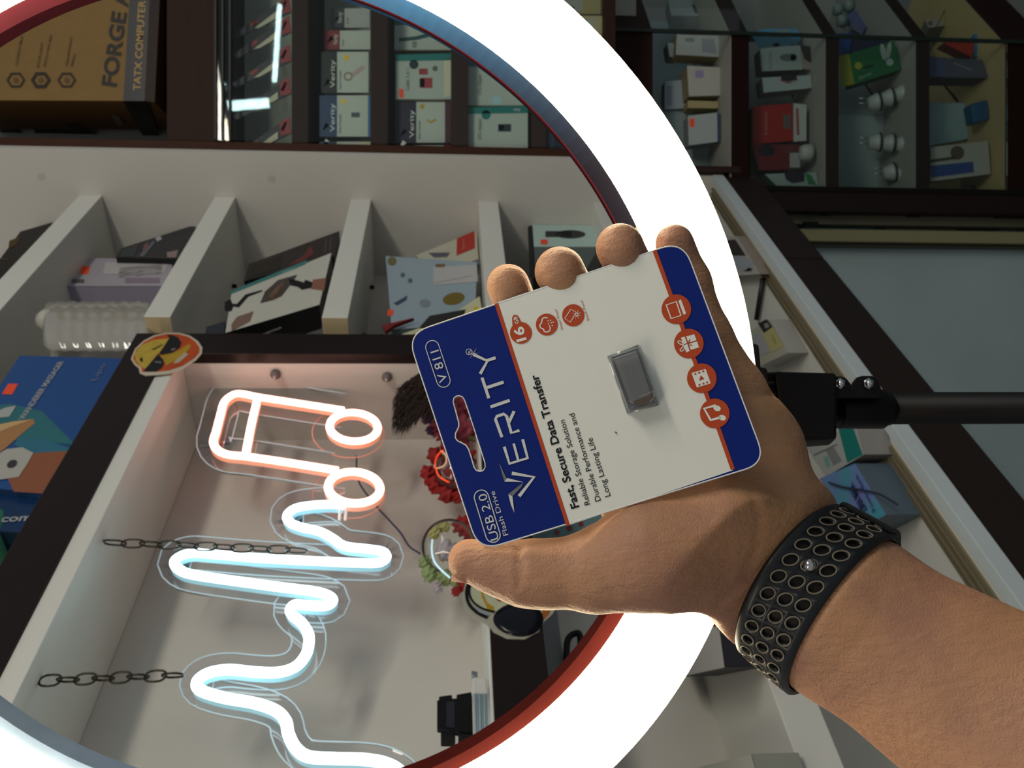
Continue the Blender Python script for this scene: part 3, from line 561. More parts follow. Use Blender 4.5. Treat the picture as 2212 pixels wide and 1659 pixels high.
# ---- on top of the header
HP = Ls(.02)
SKIN2 = M('#9c6b4a', .5)
product('massager_box', 'blue box picturing a leg massager with orange price sticker above the sign niche', 'box', None, [(43, 768), (284, 775), (100, 1067), (-140, 1040)], HP, .12, M('#23406b', .5), M('#1f4a86', .35), [
    ('p', [(-60, 880), (20, 872), (90, 888), (165, 962), (80, 952), (20, 950), (-60, 960)], M('#2c6a72', .4), 'swoosh'), ('p', [(40, 946), (100, 950), (152, 968), (140, 984), (60, 978), (30, 960)], M('#2c6a80', .4), 'swoosh', .0014),
    ('p', [(-40, 925), (30, 910), (72, 905), (75, 914), (48, 936), (12, 968), (-20, 990), (-40, 975)], M('#a3764c', .5), 'leg_picture', .0016), ('p', [(-40, 925), (30, 910), (70, 906), (30, 920), (-10, 936), (-40, 944)], M('#c4a070', .5), 'leg_picture', .0020),
    ('p', [(40, 985), (80, 978), (148, 974), (95, 1066), (30, 1062), (10, 1020)], M('#8a5238', .5), 'leg_picture', .0018),
    ('p', [(-20, 990), (14, 970), (48, 966), (72, 978), (60, 1000), (40, 1030), (0, 1036), (-30, 1020)], M('#a9a79f', .35), 'device_picture', .0024), ('p', disc(26, 1002, 12, ry=8, rot=-.5), M('#35353c', .3), 'button_picture', .0028),
    ('p', [(4, 851), (18, 829), (39, 829), (26, 852)], ORS, 'price_sticker'),
    ('p', [(-10, 890), (12, 880), (35, 876), (20, 900), (-10, 903)], M('#a4a8a5', .5), 'print', .002),
    ('t', 'WANDERER MASSAGER', (52, 906), (139, 780), 13, M('#9fa2a8', .5), .02), ('t', 'Lipo', (208, 822), (229, 786), 11, M('#6b7796', .5))])
product('brand_panel', 'dark blue printed panel reading com beside the massager box', 'panel', None, [(-120, 1065), (98, 1069), (52, 1150), (-160, 1140)], Ls(.03), .1, M('#0d2136', .4), M('#0f2f55', .3), [
    ('t', '.com', (-8, 1128), (66, 1124), 22, M('#9aa0a2', .5), .02)])
t = thing('plastic_cup', HP.hit(0, 1185), 'mint green rounded plastic dish on the cabinet header', 'dish'); lathe('shell', Ls(.07).hit(20, 1190), (0, 0, 1), [(0, .04), (.012, .055), (.04, .062), (.07, .06), (.073, .055)], M('#4f9a7c', .3), t)
# ---- lower floor items
def Hz(h): p = Pl((0, 0, Z + h), (0, 0, 1)); return p
def flo(name, lab, cat, q, h, side, front, deco=(), base=-.70): return product(name, lab, cat, None, q, Hz(base + h), h - .001, M(side, .5), M(front, .45), deco)
flo('earbud_box', 'white open box with grey earbud case print on the lower cabinet floor', 'box', [(1535, 512), (1591, 510), (1642, 592), (1560, 598)], .028, '#8d8377', '#b4b3aa', [
    ('p', [(1558, 520), (1588, 517), (1611, 552), (1566, 553)], M('#34292a', .45)), ('p', disc(1600, 568, 26, ry=16, rot=.35), M('#a3a9b3', .3), 'earbud_picture'), ('p', [(1618, 578), (1626, 582), (1622, 586), (1606, 586)], M('#3a3d42', .4))])
tag(tube('stylus', [Hz(-.69).hit(1648, 602), Hz(-.69).hit(1634, 690)], .006, M('#20201f', .4), seg=8), 'thin black rod lying behind the yellow white box', 'rod')
flo('charger_box', 'white and yellow box with dark photo corner on the lower cabinet floor', 'box', [(1600, 728), (1663, 690), (1703, 762), (1640, 792)], .042, '#a9a6a0', '#b3b19f', [
    ('p', [(1637, 699), (1656, 689), (1669, 706), (1650, 719)], M('#22242a', .4), 'photo'), ('p', [(1650, 700), (1658, 697), (1663, 706), (1653, 710)], M('#8f8f86', .4), 'photo', .0022), ('p', [(1650, 720), (1669, 706), (1693, 748), (1666, 762)], M('#bcb67c', .45)),
    ('t', 'SKI', (1676, 738), (1668, 722), 7, M('#86814f', .5)), ('p', [(1606, 735), (1640, 716), (1664, 760), (1630, 772)], M('#a9abb0', .45))])
flo('cable_box', 'white box with teal end panel behind the light stand', 'box', [(1742, 968), (1848, 912), (1866, 982), (1784, 1030)], .05, '#8d8a86', '#b1b3b1', [
    ('p', [(1808, 915), (1836, 905), (1863, 982), (1830, 999)], M('#0b7c76', .4), 'teal_panel'), ('p', [(1783, 972), (1800, 965), (1818, 995), (1800, 1005)], M('#85878a', .5)), ('p', [(1778, 988), (1788, 985), (1794, 1006), (1786, 1009)], M('#77a9a2', .5)), ('r', [(1758, 983), (1808, 960)], 2, M('#5d5a66', .5))])
IRI = bpy.data.materials.new('iridescent_blue'); IRI.use_nodes = True
nt = IRI.node_tree; bs = nt.nodes['Principled BSDF']; tc = nt.nodes.new('ShaderNodeTexCoord'); nz = nt.nodes.new('ShaderNodeTexNoise'); nz.inputs['Scale'].default_value = 14
cr = nt.nodes.new('ShaderNodeValToRGB'); cr.color_ramp.elements[0].color = srgb('#4a9fb4'); cr.color_ramp.elements[1].color = srgb('#7d83cf'); cr.color_ramp.elements[0].position = .35; cr.color_ramp.elements[1].position = .68
nt.links.new(tc.outputs['Object'], nz.inputs[0]); nt.links.new(nz.outputs[0], cr.inputs[0]); nt.links.new(cr.outputs[0], bs.inputs['Base Color']); bs.inputs['Roughness'].default_value = .3
t = flo('power_bank_box', 'iridescent blue box with dark lettering beside the wrist on cabinet floor', 'box', [(1770, 1034), (1847, 1001), (1914, 1112), (1846, 1150)], .06, '#55646f', '#5a93be', [
    ('t', 'ZIRN MAX', (1872, 1100), (1840, 1040), 24, M('#1e3560', .5), .03), ('t', 'Power Bank', (1890, 1100), (1850, 1022), 13, M('#23406b', .5))])
for c in t.children:
    if c.name.startswith('front_panel'): c.data.materials[0] = IRI
o = tube('cable', catmull([Hz(-.635).hit(*p) for p in ((1790, 1042), (1820, 1052), (1870, 1060), (1905, 1070), (1938, 1090))], 6), .0016, M('#2b3040', .5)); tag(o, 'thin dark cable running across the iridescent box', 'cable')
t = thing('cork_stopper', Hz(-.69).hit(1942, 1080), 'small brown foam stopper beside the sliding door tracks', 'stopper'); lathe('plug', Hz(-.699).hit(1943, 1084), (0, 0, 1), [(0, .012), (.006, .014), (.018, .010)], M('#6b5230', .7), t, 14)
def up5(name, lab, q, h, side, front, deco=()): return product(name, lab, 'box', None, q, Hz(-.35 + h), h - .001, M(side, .5), M(front, .45), deco)
up5('router_box', 'white topped box with dark grey sides behind the ring near the wrist', [(1430, 1352), (1552, 1344), (1565, 1442), (1470, 1462)], .05, '#26262c', '#b5b4b0', [('p', [(1540, 1344), (1552, 1344), (1553, 1352), (1541, 1354)], M('#8f2a2c', .5))])
up5('parcel_box', 'plain off white box at the bottom edge below the wrist strap', [(1490, 1662), (1622, 1629), (1650, 1720), (1520, 1760)], .05, '#8f9187', '#b9bab0')
product('dotted_box', 'pale teal box with red dots seen between card and thumb', 'box', None, [(1150, 1100), (1484, 1096), (1488, 1215), (1150, 1215)], Ls(.15), .04, M('#54686b', .5), M('#5f7f82', .5), [
    ('p', disc(1203, 1150, 6), M('#7d2f34', .5), 'dot'), ('p', disc(1230, 1141, 6.5), M('#7d2f34', .5), 'dot'), ('p', disc(1255, 1132, 6), M('#7d2f34', .5), 'dot')])
t = thing('plastic_clip', Ls(.15).hit(1238, 1400), 'black rounded plastic loop clipped on the inner rail below the niche', 'clip')
tube('loop', catmull([Ls(.155).hit(*p) for p in ((1250, 1368), (1230, 1376), (1224, 1400), (1226, 1440), (1244, 1446), (1252, 1430), (1254, 1390))], 5, True), .0045, M('#0f0d14', .4), t, 8, closed=True)
t = thing('red_knob', Ls(.17).hit(1283, 1378), 'small dark red knob just inside the ring below the niche', 'knob'); ball('knob', Ls(.17).hit(1284, 1378), .009, M('#8a1f26', .35), t, (1, 1, 1.4))
lathe('stem', Ls(.18).hit(1284, 1378), nI, [(-.004, .004), (.03, .004)], M('#5c181c', .4), t, 10)
# ------------------------------------------------------------------ neon sign
NS = Ls(.050)
warm = emat('neon_warm', (1.0, .50, .40), 4.6); cool = emat('neon_cool', (.66, .92, 1.0), 6.0)
wside = M('#f0b8a8', .3, emis='#ff8f62', es=.55); cside = M('#bfe6ef', .3, emis='#8fd4e8', es=.35)
sign = thing('neon_sign', Lp(-.35, .05, H(.0)), 'hanging neon sign of an orange music note and white pulse wave', 'sign')
def neon(px, mat, side, closed=False, n=7, s=.0062, nm='light_tube'):
    c = catmull([Vector((a, b)) for a, b in px], n, closed); P = [NS.hit(p.x, p.y) for p in c]
    tb = tube(nm, P, s, mat, sign, 12, closed=closed)
    # silicone base behind the light strip
    N = len(P); vv = []; 
    for i in range(N):
        a = P[i - 1] if (i or closed) else P[0]; b = P[(i + 1) % N] if (i < N - 1 or closed) else P[-1]
        d = (b - a).normalized(); q = d.cross(nI).normalized() * s * .93
        vv += [P[i] + q, P[i] - q, P[i] - q + nI * .010, P[i] + q + nI * .010]
    ff = []
    for i in range(N if closed else N - 1):
        j = (i + 1) % N
        ff += [(i * 4 + k, i * 4 + (k + 1) % 4, j * 4 + (k + 1) % 4, j * 4 + k) for k in range(4)]
    if not closed: ff += [(0, 1, 2, 3), tuple((N - 1) * 4 + k for k in range(4))]
    fixn(mesh_obj('silicone_base', vv, ff, side, sign)); return c
note = [(742, 887), (652, 873), (562, 859), (519, 851), (499, 856), (484, 870), (476, 897), (467, 932), (461, 955), (471, 973), (494, 983), (532, 987), (603, 997), (729, 1017)]
n1 = neon(note, warm, wside)
neon([(555, 866), (542, 922), (531, 980)], warm, wside)
neon(disc(764, 923, 52, 16, 31, .06), warm, wside, True, 4)
neon(disc(765, 1054, 56, 16, 34, .06), warm, wside, True, 4)
wave = [(742, 1092), (710, 1090), (666, 1093), (635, 1100), (620, 1115), (628, 1130), (653, 1140), (691, 1149), (719, 1164), (745, 1180), (800, 1187), (826, 1192), (835, 1202), (826, 1213), (800, 1217), (694, 1213), (560, 1206), (450, 1197), (417, 1195), (392, 1201), (377, 1214),
 (388, 1231), (423, 1243), (533, 1259), (600, 1268), (678, 1278), (707, 1286), (719, 1297), (705, 1309), (663, 1308), (638, 1306), (627, 1317), (634, 1331), (653, 1347), (666, 1369), (667, 1391), (660, 1416), (638, 1441), (600, 1453), (548, 1452), (495, 1447), (454, 1453), (431, 1466), (425, 1480),
 (439, 1494), (486, 1508), (548, 1519), (595, 1535), (617, 1557), (623, 1585), (639, 1616), (667, 1635), (725, 1639), (788, 1641), (835, 1650), (868, 1670), (884, 1700), (890, 1760)]
n2 = neon(wave, cool, cside)
# clear acrylic backing cut to the outline
def backing(px, wd, closed=False):
    pl = Ls(.066); P = [Vector((p.x, p.y)) for p in px][::3]; n = len(P); Lf = []; Rt = []
    for i in range(n):
        a = P[i - 1] if (i or closed) else P[0]; b = P[(i + 1) % n] if (i < n - 1 or closed) else P[-1]
        d = (b - a).normalized(); q = Vector((-d.y, d.x)) * wd / 2; Lf.append(P[i] + q); Rt.append(P[i] - q)
    k = [pl.hit(p.x, p.y) for p in Lf + Rt]; kk = k + [x + nI * .004 for x in k]; fs = []
    for i in range(n - 1):
        fs += [(i, i + 1, n + i + 1, n + i), (2 * n + i, 2 * n + i + 1, 3 * n + i + 1, 3 * n + i), (i, i + 1, 2 * n + i + 1, 2 * n + i), (n + i, n + i + 1, 3 * n + i + 1, 3 * n + i)]
    mesh_obj('acrylic_backing', kk, fs, CLEAR, sign)
    pl2 = Ls(.072)
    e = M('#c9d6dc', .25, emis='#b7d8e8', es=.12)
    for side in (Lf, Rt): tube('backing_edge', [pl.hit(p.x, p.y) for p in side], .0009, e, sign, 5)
backing(n2, 74); backing(n1, 74)
for cx, cy in ((764, 923), (765, 1054)):
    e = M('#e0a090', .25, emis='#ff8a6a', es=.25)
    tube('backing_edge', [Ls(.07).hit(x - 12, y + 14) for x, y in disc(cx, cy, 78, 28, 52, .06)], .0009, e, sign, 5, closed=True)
for x in (735, 748): tube('wire_end', [NS.hit(x, 1098), Ls(.06).hit(x - 2, 1124)], .0022, M('#ece6e2', .4, emis='#ffd0c0', es=.3), sign, 6)
# chains
CH = M('#3a352c', .35, metal=.7)
def chain(p0, p1, pl, n, lab):
    A = pl.hit(*p0); B = pl.hit(*p1); A = B + (A - B) * ((H(.444) - B.z) / (A.z - B.z)); t = thing('chain', B, lab, 'chain', None); L = (A - B).length / n; ax = (A - B).normalized()
    for i in range(n):
        c = B + ax * L * (i + .5); u = dL if i % 2 else (dL * .35 + nI * .94); u = (u - ax * u.dot(ax)).normalized(); if_ = .0075
        h = L * .62; pts = []
        for a in range(14):
            g = 2 * math.pi * a / 14; y = math.sin(g); x = math.cos(g)
            pts.append(c + u * (.0075 * x) + ax * (h * (abs(y) ** .7) * (1 if y > 0 else -1)))
        tube('link', pts, .0013, CH, t, 6, closed=True)
chain((196, 1170), (660, 1190), Ls(.03), 11, 'metal chain hanging above the middle peak of the neon wave')
chain((52, 1472), (392, 1458), Ls(.03), 8, 'metal chain hanging above the lower left end of the neon wave')
o = tube('sign_cable', catmull([Ls(.12).hit(*p) for p in ((770, 985), (775, 1040), (812, 1092), (842, 1125), (866, 1152), (884, 1180), (908, 1196))], 6), .0014, M('#2c3557', .5)); tag(o, 'thin dark blue wire running from neon sign to the flower lamps', 'cable')
# screws in the niche side and back
NSP = Pl(Lp(-.036, 0, 1.5), dL); NSP.n = -dL
for k, (x, y) in enumerate(((596, 806), (836, 812))):
    p = NSP.hit(x, y); t = thing('wall_plug', p, 'small grey clip on the niche side wall, %s' % ('nearer the header' if k == 0 else 'nearer the feather'), 'clip')
    lathe('body', p, -dL, [(0, .008), (.006, .009), (.012, .005)], M('#6d625f', .4), t, 14); ball('head', p - dL * .012, .004, M('#a9a09c', .3, metal=.5), t)
p = Ls(.18).hit(615, 930); t = thing('wall_plug', p, 'small grey clip on the niche back wall inside the music note', 'clip')
lathe('body', p, -nI, [(0, .008), (.006, .009), (.012, .005)], M('#5d5556', .4), t, 14)
# feather: uncountable barbs
fv = []; ff = []; rnd = random.Random(3); FPL = Ls(.022)
fpoly = [(872, 826), (905, 806), (960, 800), (965, 890), (915, 884), (898, 905), (872, 918), (852, 900), (858, 858)]
def inpoly(x, y):
    c = False
    for a_, b_ in zip(fpoly, fpoly[1:] + fpoly[:1]):
        if (a_[1] > y) != (b_[1] > y) and x < (b_[0] - a_[0]) * (y - a_[1]) / (b_[1] - a_[1]) + a_[0]: c = not c
    return c
k = 0
while k < 1500:
    x, y = rnd.uniform(848, 965), rnd.uniform(800, 922)
    if not inpoly(x, y): continue
    k += 1; ang = math.radians(rnd.gauss(118 if y > 850 else 128, 13)); L = rnd.uniform(22, 42)
    root = Vector((x, y)); q = Vector((math.cos(ang), math.sin(ang))); tip = root + q * L; nn = Vector((-q.y, q.x)) * 1.2; sgn = rnd.uniform(-.006, .006)
    if tip.x < 844: tip.x = 844 + rnd.random() * 5
    a = FPL.hit(*(root + nn), sgn); b = FPL.hit(*(root - nn), sgn); c = FPL.hit(*tip, sgn + rnd.uniform(-.003, .003))
    n0 = len(fv); fv += [a, b, c]; ff.append((n0, n0 + 1, n0 + 2))
t = thing('feather_ornament', Ls(.022).hit(940, 900), 'dark brown fluffy feather ornament in the niche behind card corner', 'feather')
tag(mesh_obj('barbs', fv, ff, M('#33251f', .7), t), kind='stuff'); tube('quill', [FPL.hit(980, 905), FPL.hit(890, 872)], .0016, M('#4a382c', .6), t, 6)
# flower lamps
def cluster(t, pl, pts, mat, seed):
    for i, (x, y, r) in enumerate(pts):
        p = pl.hit(x, y); rr = r * (p - C0).dot(FW) / F; o = ball('petal', p, rr, mat, t, (1, .8, .95), sub=4); a = seed + i * 1.7
        for v_ in o.data.vertices:
            n_ = v_.co / rr; k = 1 - .30 * abs(math.sin(4.2 * n_.x + a + 2 * n_.z)) * abs(math.sin(4.6 * n_.z - a * 1.3 + 1.5 * n_.x)) + .08 * math.sin(9 * n_.x + 7 * n_.z + a)
            v_.co *= k
FR = M('#8e1a18', .55, noise=.3, nscale=150); FP = M('#8f3a4c', .55, noise=.25, nscale=150); FG = M('#8c9a66', .5, noise=.2, nscale=90); FV = M('#4a2a52', .5)
FL = Ls(.09)
t = thing('flower_lamp', FL.hit(1040, 1025), 'red rose lamp under a clear dome with bright rim left of the card slot', 'lamp')
cluster(t, FL, [(925, 1022, 20), (945, 1048, 24), (966, 1064, 26), (942, 985, 22), (968, 966, 22), (985, 1030, 34), (1000, 1060, 30), (1000, 990, 34), (925, 1040, 12), (990, 1072, 18)], FR, 10)
ball('dome', FL.hit(985, 1020, .02), .034, CLEAR, t)
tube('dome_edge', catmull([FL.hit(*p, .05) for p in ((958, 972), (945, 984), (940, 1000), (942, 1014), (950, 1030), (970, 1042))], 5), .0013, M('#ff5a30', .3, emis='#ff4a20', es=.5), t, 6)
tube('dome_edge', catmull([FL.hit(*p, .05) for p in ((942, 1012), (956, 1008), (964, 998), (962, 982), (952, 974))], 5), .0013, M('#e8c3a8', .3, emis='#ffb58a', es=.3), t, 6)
lathe('stand', FL.hit(1052, 1025) - Vector((0, 0, 0.0)), (0, 0, 1), [(0, .02), (.012, .018)], M('#5a4632', .5), t)
t = thing('flower_lamp', FL.hit(1040, 920), 'pink and violet rose lamp seen through the card slot', 'lamp')
cluster(t, FL, [(930, 890, 20), (945, 925, 22), (975, 900, 34), (1000, 880, 30), (1000, 930, 34), (960, 940, 22)], FP, 30)
cluster(t, FL, [(922, 905, 14), (930, 930, 12)], FV, 50)
tube('stem', [FL.hit(1000, 940), FL.hit(1052, 960)], .004, M('#5c5434', .5), t)
t = thing('flower_lamp', FL.hit(1040, 1190), 'clear globe lamp with pale green and pink roses beside the thumb tip', 'lamp')
cluster(t, FL, [(918, 1215, 18), (928, 1240, 20), (962, 1248, 20), (985, 1255, 16)], FG, 60)
cluster(t, FL, [(1000, 1135, 26), (1018, 1150, 24), (1005, 1265, 18), (985, 1278, 12), (1030, 1220, 26)], FR, 70)
cluster(t, FL, [(938, 1150, 16), (958, 1136, 16)], M('#b8ab6a', .5), 80)
cluster(t, FL, [(965, 1190, 28), (945, 1270, 14)], M('#a99aa0', .35), 90)
ball('globe', FL.hit(970, 1180, .02), .038, glassmat('globe_glass', refl=.02, facing=.1, rough=.08), t, sub=4)
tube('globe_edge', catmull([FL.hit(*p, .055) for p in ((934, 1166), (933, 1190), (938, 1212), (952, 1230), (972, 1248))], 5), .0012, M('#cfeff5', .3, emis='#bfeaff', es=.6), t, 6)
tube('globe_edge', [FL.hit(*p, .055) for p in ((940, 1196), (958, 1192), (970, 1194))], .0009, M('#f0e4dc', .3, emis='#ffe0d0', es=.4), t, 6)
lathe('stand', FL.hit(1052, 1195), (0, 0, 1), [(0, .02), (.012, .018)], M('#5a4632', .5), t)
# black hub and cable bundle on the niche floor
NP = Ls(.07)
t = thing('phone_stand', NP.hit(1022, 1540), 'black folding phone stand standing on the niche floor', 'stand')
hexa('plate', [NP.hit(*p) for p in ((944, 1512), (1020, 1504), (1022, 1590), (944, 1576))], nI * .006, BLK, t, .001)
hexa('upper_arm', [NP.hit(*p) for p in ((948, 1504), (976, 1500), (978, 1512), (948, 1514))], nI * .02, BLK, t, .001)
hexa('upper_arm', [NP.hit(*p) for p in ((986, 1500), (1018, 1494), (1020, 1506), (988, 1510))], nI * .02, BLK, t, .001)
hexa('lower_arm', [NP.hit(*p) for p in ((952, 1580), (982, 1578), (984, 1591), (952, 1590))], nI * .02, BLK, t, .001)
hexa('lower_arm', [NP.hit(*p) for p in ((990, 1578), (1020, 1580), (1020, 1591), (990, 1590))], nI * .02, BLK, t, .001)
hexa('inset', [NP.hit(*p, .001) for p in ((964, 1516), (982, 1515), (982, 1572), (964, 1570))], nI * .001, M('#24262c', .3), t)
N3 = Ls(.03)
t = thing('usb_charger', N3.hit(1052, 1480), 'white plug block with steel tip on the niche floor edge', 'charger')
hexa('body', [N3.hit(*p) for p in ((1020, 1461), (1051, 1463), (1053, 1499), (1021, 1498))], nI * .02, M('#c9c6c4', .35), t, .002)
hexa('tip', [N3.hit(*p) for p in ((1018, 1448), (1032, 1450), (1032, 1461), (1020, 1461))], nI * .01, metal, t, .001)
t = thing('cable_bundle', N3.hit(1055, 1570), 'bundle of pale silver flat cables lying on the niche floor edge', 'cables')
for k in range(6):
    x = 1025 + k * 5.2; tube('cable_strand', [N3.hit(x, 1499, -.002 * (k % 2)), N3.hit(x + 2, 1580, -.002 * (k % 2)), N3.hit(x + 6, 1720, -.002 * (k % 2))], .0014, M('#9fb3bb', .3), t, 8)
# ------------------------------------------------------------------ stickers on the trim
ST = Ls(-.0045)
def zp(pts): return [(260 + x * .0904, 700 + y * .0904) for x, y in pts]
t = thing('emoji_sticker', ST.hit(360, 765), 'yellow orange smiling face sticker with black sunglasses on the header corner', 'sticker')
out = zp([(250, 830), (330, 960), (440, 1050), (460, 1170), (600, 1230), (800, 1215), (1150, 1180), (1500, 1060), (1800, 860), (1945, 700), (1960, 560), (1850, 400), (1650, 270), (1400, 210), (1100, 210), (800, 270), (550, 400), (350, 590)])
flat('backing', ST, out, M('#c4b8a4', .5), t, .001, .0012)
inn = zp([(300, 820), (380, 940), (500, 1030), (520, 1140), (800, 1140), (1150, 1110), (1480, 1000), (1760, 820), (1885, 680), (1890, 560), (1780, 410), (1620, 300), (1380, 240), (1100, 235), (820, 300), (570, 430), (380, 610)])
flat('face', ST, inn, M('#b5491c', .4, noise=.35, nscale=40), t, .0014)
flat('face_highlight', ST, zp([(340, 700), (480, 520), (780, 380), (1090, 350), (1170, 340), (920, 700), (600, 1060), (520, 1040), (370, 880)]), M('#b89c3c', .4, noise=.3, nscale=60), t, .0017)
flat('face_highlight', ST, zp([(950, 750), (1250, 690), (1440, 600), (1620, 480), (1700, 520), (1500, 760), (1100, 990), (1050, 900)]), M('#ad8a26', .4, noise=.3, nscale=60), t, .0017)
flat('sunglasses', ST, zp([(1110, 250), (1170, 330), (1000, 600), (920, 710), (1010, 735), (1250, 680), (1410, 570), (1460, 450), (1380, 320), (1240, 260)]), M('#0e0d12', .25), t, .0020)
flat('sunglasses', ST, zp([(900, 710), (1030, 860), (1045, 950), (980, 1050), (860, 1130), (600, 1130), (560, 1110)]), M('#0e0d12', .25), t, .0020)
flat('lens_glint', ST, zp([(1210, 590), (1330, 570), (1300, 620), (1220, 640)]), M('#6b6a68', .3), t, .0023)
flat('lens_glint', ST, zp([(800, 890), (960, 890), (1000, 930), (860, 930)]), M('#6b6a68', .3), t, .0023)
flat('eyebrow', ST, zp([(740, 600), (1000, 480), (1010, 500), (800, 620)]), M('#4a4416', .5), t, .0022)
flat('smile', ST, zp([(1540, 670), (1630, 720), (1400, 920), (1260, 950), (1330, 850)]), M('#b3a68e', .45), t, .0020)
flat('cheek_dot', ST, zp([(460, 820), (520, 790), (540, 900), (480, 890)]), M('#1c160c', .5), t, .0022)
def zh(pts): return [(960 + x * .1085, 1220 + y * .1085) for x, y in pts]
t = thing('headphone_sticker', ST.hit(1100, 1320), 'face sticker with black headphones stuck on the niche rail below the thumb', 'sticker')
flat('backing', ST, zh([(420, 350), (360, 600), (400, 850), (560, 1050), (880, 1200), (980, 1340), (1250, 1470), (1600, 1480), (1880, 1330), (1960, 1150), (2150, 980), (2250, 800), (2250, 300), (1400, -300), (700, 0)]), M('#a8a596', .5), t, .001, .0012)
flat('face', ST, zh([(540, 350), (520, 620), (640, 820), (900, 920), (1150, 900), (1700, 1100), (2050, 1020), (2150, 800), (2200, 300), (1400, -200), (750, 50)]), M('#b9bb9c', .45, noise=.2, nscale=60), t, .0014)
flat('face_stripe', ST, zh([(720, 400), (770, 410), (780, 600), (860, 760), (1000, 850), (980, 910), (860, 880), (740, 640)]), M('#b08a1c', .45), t, .0017)
flat('lips', ST, zh([(970, 540), (1020, 500), (1180, 640), (1150, 720), (1080, 730), (990, 640)]), M('#8f3a26', .45), t, .0017)
flat('hair', ST, zh([(1950, 780), (2120, 820), (2080, 980), (1940, 1130)]), M('#a05a22', .45), t, .0017)
ribbon('headband', ST, catmull([Vector(p) for p in zh([(500, 340), (440, 520), (480, 760), (640, 940), (860, 1050)])], 4), 7, BLK, t, .002)
ribbon('headband', ST, catmull([Vector(p) for p in zh([(540, 340), (490, 520), (560, 720), (740, 860), (1000, 940)])], 4), 4.5, BLK, t, .002)
flat('band_shine', ST, zh([(600, 830), (760, 920), (900, 980), (880, 1020), (680, 940)]), M('#8d999e', .3), t, .0022)
dm = ST.hit(*zh([(1470, 1080)])[0])
v = []; fs = []; q = [(0, 0)]
R = 8
for i in range(R + 1):
    for j in range(28):
        a = 2 * math.pi * j / 28; r = i / R
        x, y = zh([(1470 + 500 * r * math.cos(a), 1085 + 340 * r * math.sin(a) * (1 + .1 * math.cos(a)))])[0]
        v.append(ST.hit(x, y, .002 + .005 * math.sqrt(max(0, 1 - r * r))))
for i in range(R):
    for j in range(28): fs.append((i * 28 + j, i * 28 + (j + 1) % 28, (i + 1) * 28 + (j + 1) % 28, (i + 1) * 28 + j))
mesh_obj('ear_cup', v, fs, M('#0a0b14', .22), t, smooth=True)
# ------------------------------------------------------------------ ring light on its stand
def camv(x, y, z): return (-UP) * x + (-XR) * y + FW * z
RN = camv(.0032, -.1962, 1).normalized(); RC = C0 + camv(-.1383, .0219, .4389)
ru = (-UP - RN * (-UP).dot(RN)).normalized(); rv = RN.cross(ru); 
if rv.dot(-XR) < 0: rv = -rv
def ringpt(a, r, off): return RC + RN * off + (ru * math.cos(a) + rv * math.sin(a)) * r
rl = thing('ring_light', RC, 'large glowing white ring light on a black stand behind the hand', 'ring light')
def sweep(name, prof, mat, a0=0, a1=2 * math.pi, n=160, parent=None, closed_prof=True):
    full = abs(a1 - a0 - 2 * math.pi) < 1e-6; k = len(prof); v = []
    cnt = n if full else n + 1
    for i in range(cnt):
        a = a0 + (a1 - a0) * i / n; v += [ringpt(a, r, o) for r, o in prof]
    fs = []
    for i in range(n):
        j = (i + 1) % cnt
        for q in range(k if closed_prof else k - 1): fs.append((i * k + q, i * k + (q + 1) % k, j * k + (q + 1) % k, j * k + q))
    return fixn(mesh_obj(name, v, fs, mat, parent or rl, smooth=True))
RW = emat('ring_glow', (1.0, .84, .56), 13)
sweep('diffuser', [(.2233, 0), (.2238, -.010), (.228, -.021), (.236, -.031), (.246, -.0375), (.253, -.0385)], RW, closed_prof=False)
hb = sweep('housing', [(.2530, -.0383), (.2531, -.034), (.2525, .012), (.246, .020), (.232, .020), (.2238, .012), (.2236, .001)], M('#19181a', .4), closed_prof=False)
RP = [(.2233, -.0006), (.2143, -.0036), (.2143, .008), (.2233, .008)]
def deg(a): return math.radians(a)
def pang(px, py):  # angle in the ring plane of a photo point
    p = Pl(RC, RN).hit(px, py) - RC; return math.atan2(p.dot(rv), p.dot(ru))
velv = dict(rough=.8)
aB = pang(1372, 492); aC = pang(1345, 420)
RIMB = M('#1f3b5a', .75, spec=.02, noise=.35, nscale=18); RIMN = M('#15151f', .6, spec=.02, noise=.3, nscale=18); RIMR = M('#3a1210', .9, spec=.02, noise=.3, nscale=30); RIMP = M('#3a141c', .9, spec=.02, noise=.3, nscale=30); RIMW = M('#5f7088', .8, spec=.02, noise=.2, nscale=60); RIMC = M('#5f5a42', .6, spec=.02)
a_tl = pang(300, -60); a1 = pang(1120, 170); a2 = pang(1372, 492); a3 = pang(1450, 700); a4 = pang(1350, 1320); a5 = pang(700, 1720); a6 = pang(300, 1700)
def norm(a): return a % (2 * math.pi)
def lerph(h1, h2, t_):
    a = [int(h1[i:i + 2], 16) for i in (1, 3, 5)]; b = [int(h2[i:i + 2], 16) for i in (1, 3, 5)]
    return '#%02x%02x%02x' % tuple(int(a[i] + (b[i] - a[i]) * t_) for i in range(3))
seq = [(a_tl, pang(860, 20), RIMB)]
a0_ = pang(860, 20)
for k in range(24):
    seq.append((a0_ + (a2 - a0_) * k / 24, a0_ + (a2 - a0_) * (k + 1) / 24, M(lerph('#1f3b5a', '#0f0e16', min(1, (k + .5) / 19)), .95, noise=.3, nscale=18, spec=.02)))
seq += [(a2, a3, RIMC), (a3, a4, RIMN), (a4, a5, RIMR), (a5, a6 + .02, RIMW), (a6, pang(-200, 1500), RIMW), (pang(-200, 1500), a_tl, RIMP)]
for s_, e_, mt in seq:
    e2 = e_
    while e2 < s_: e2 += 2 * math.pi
    o_ = sweep('inner_rim', RP, mt, s_, e2, max(4, int((e2 - s_) * 26))); o_.data.polygons.foreach_set('use_smooth', [False] * len(o_.data.polygons))
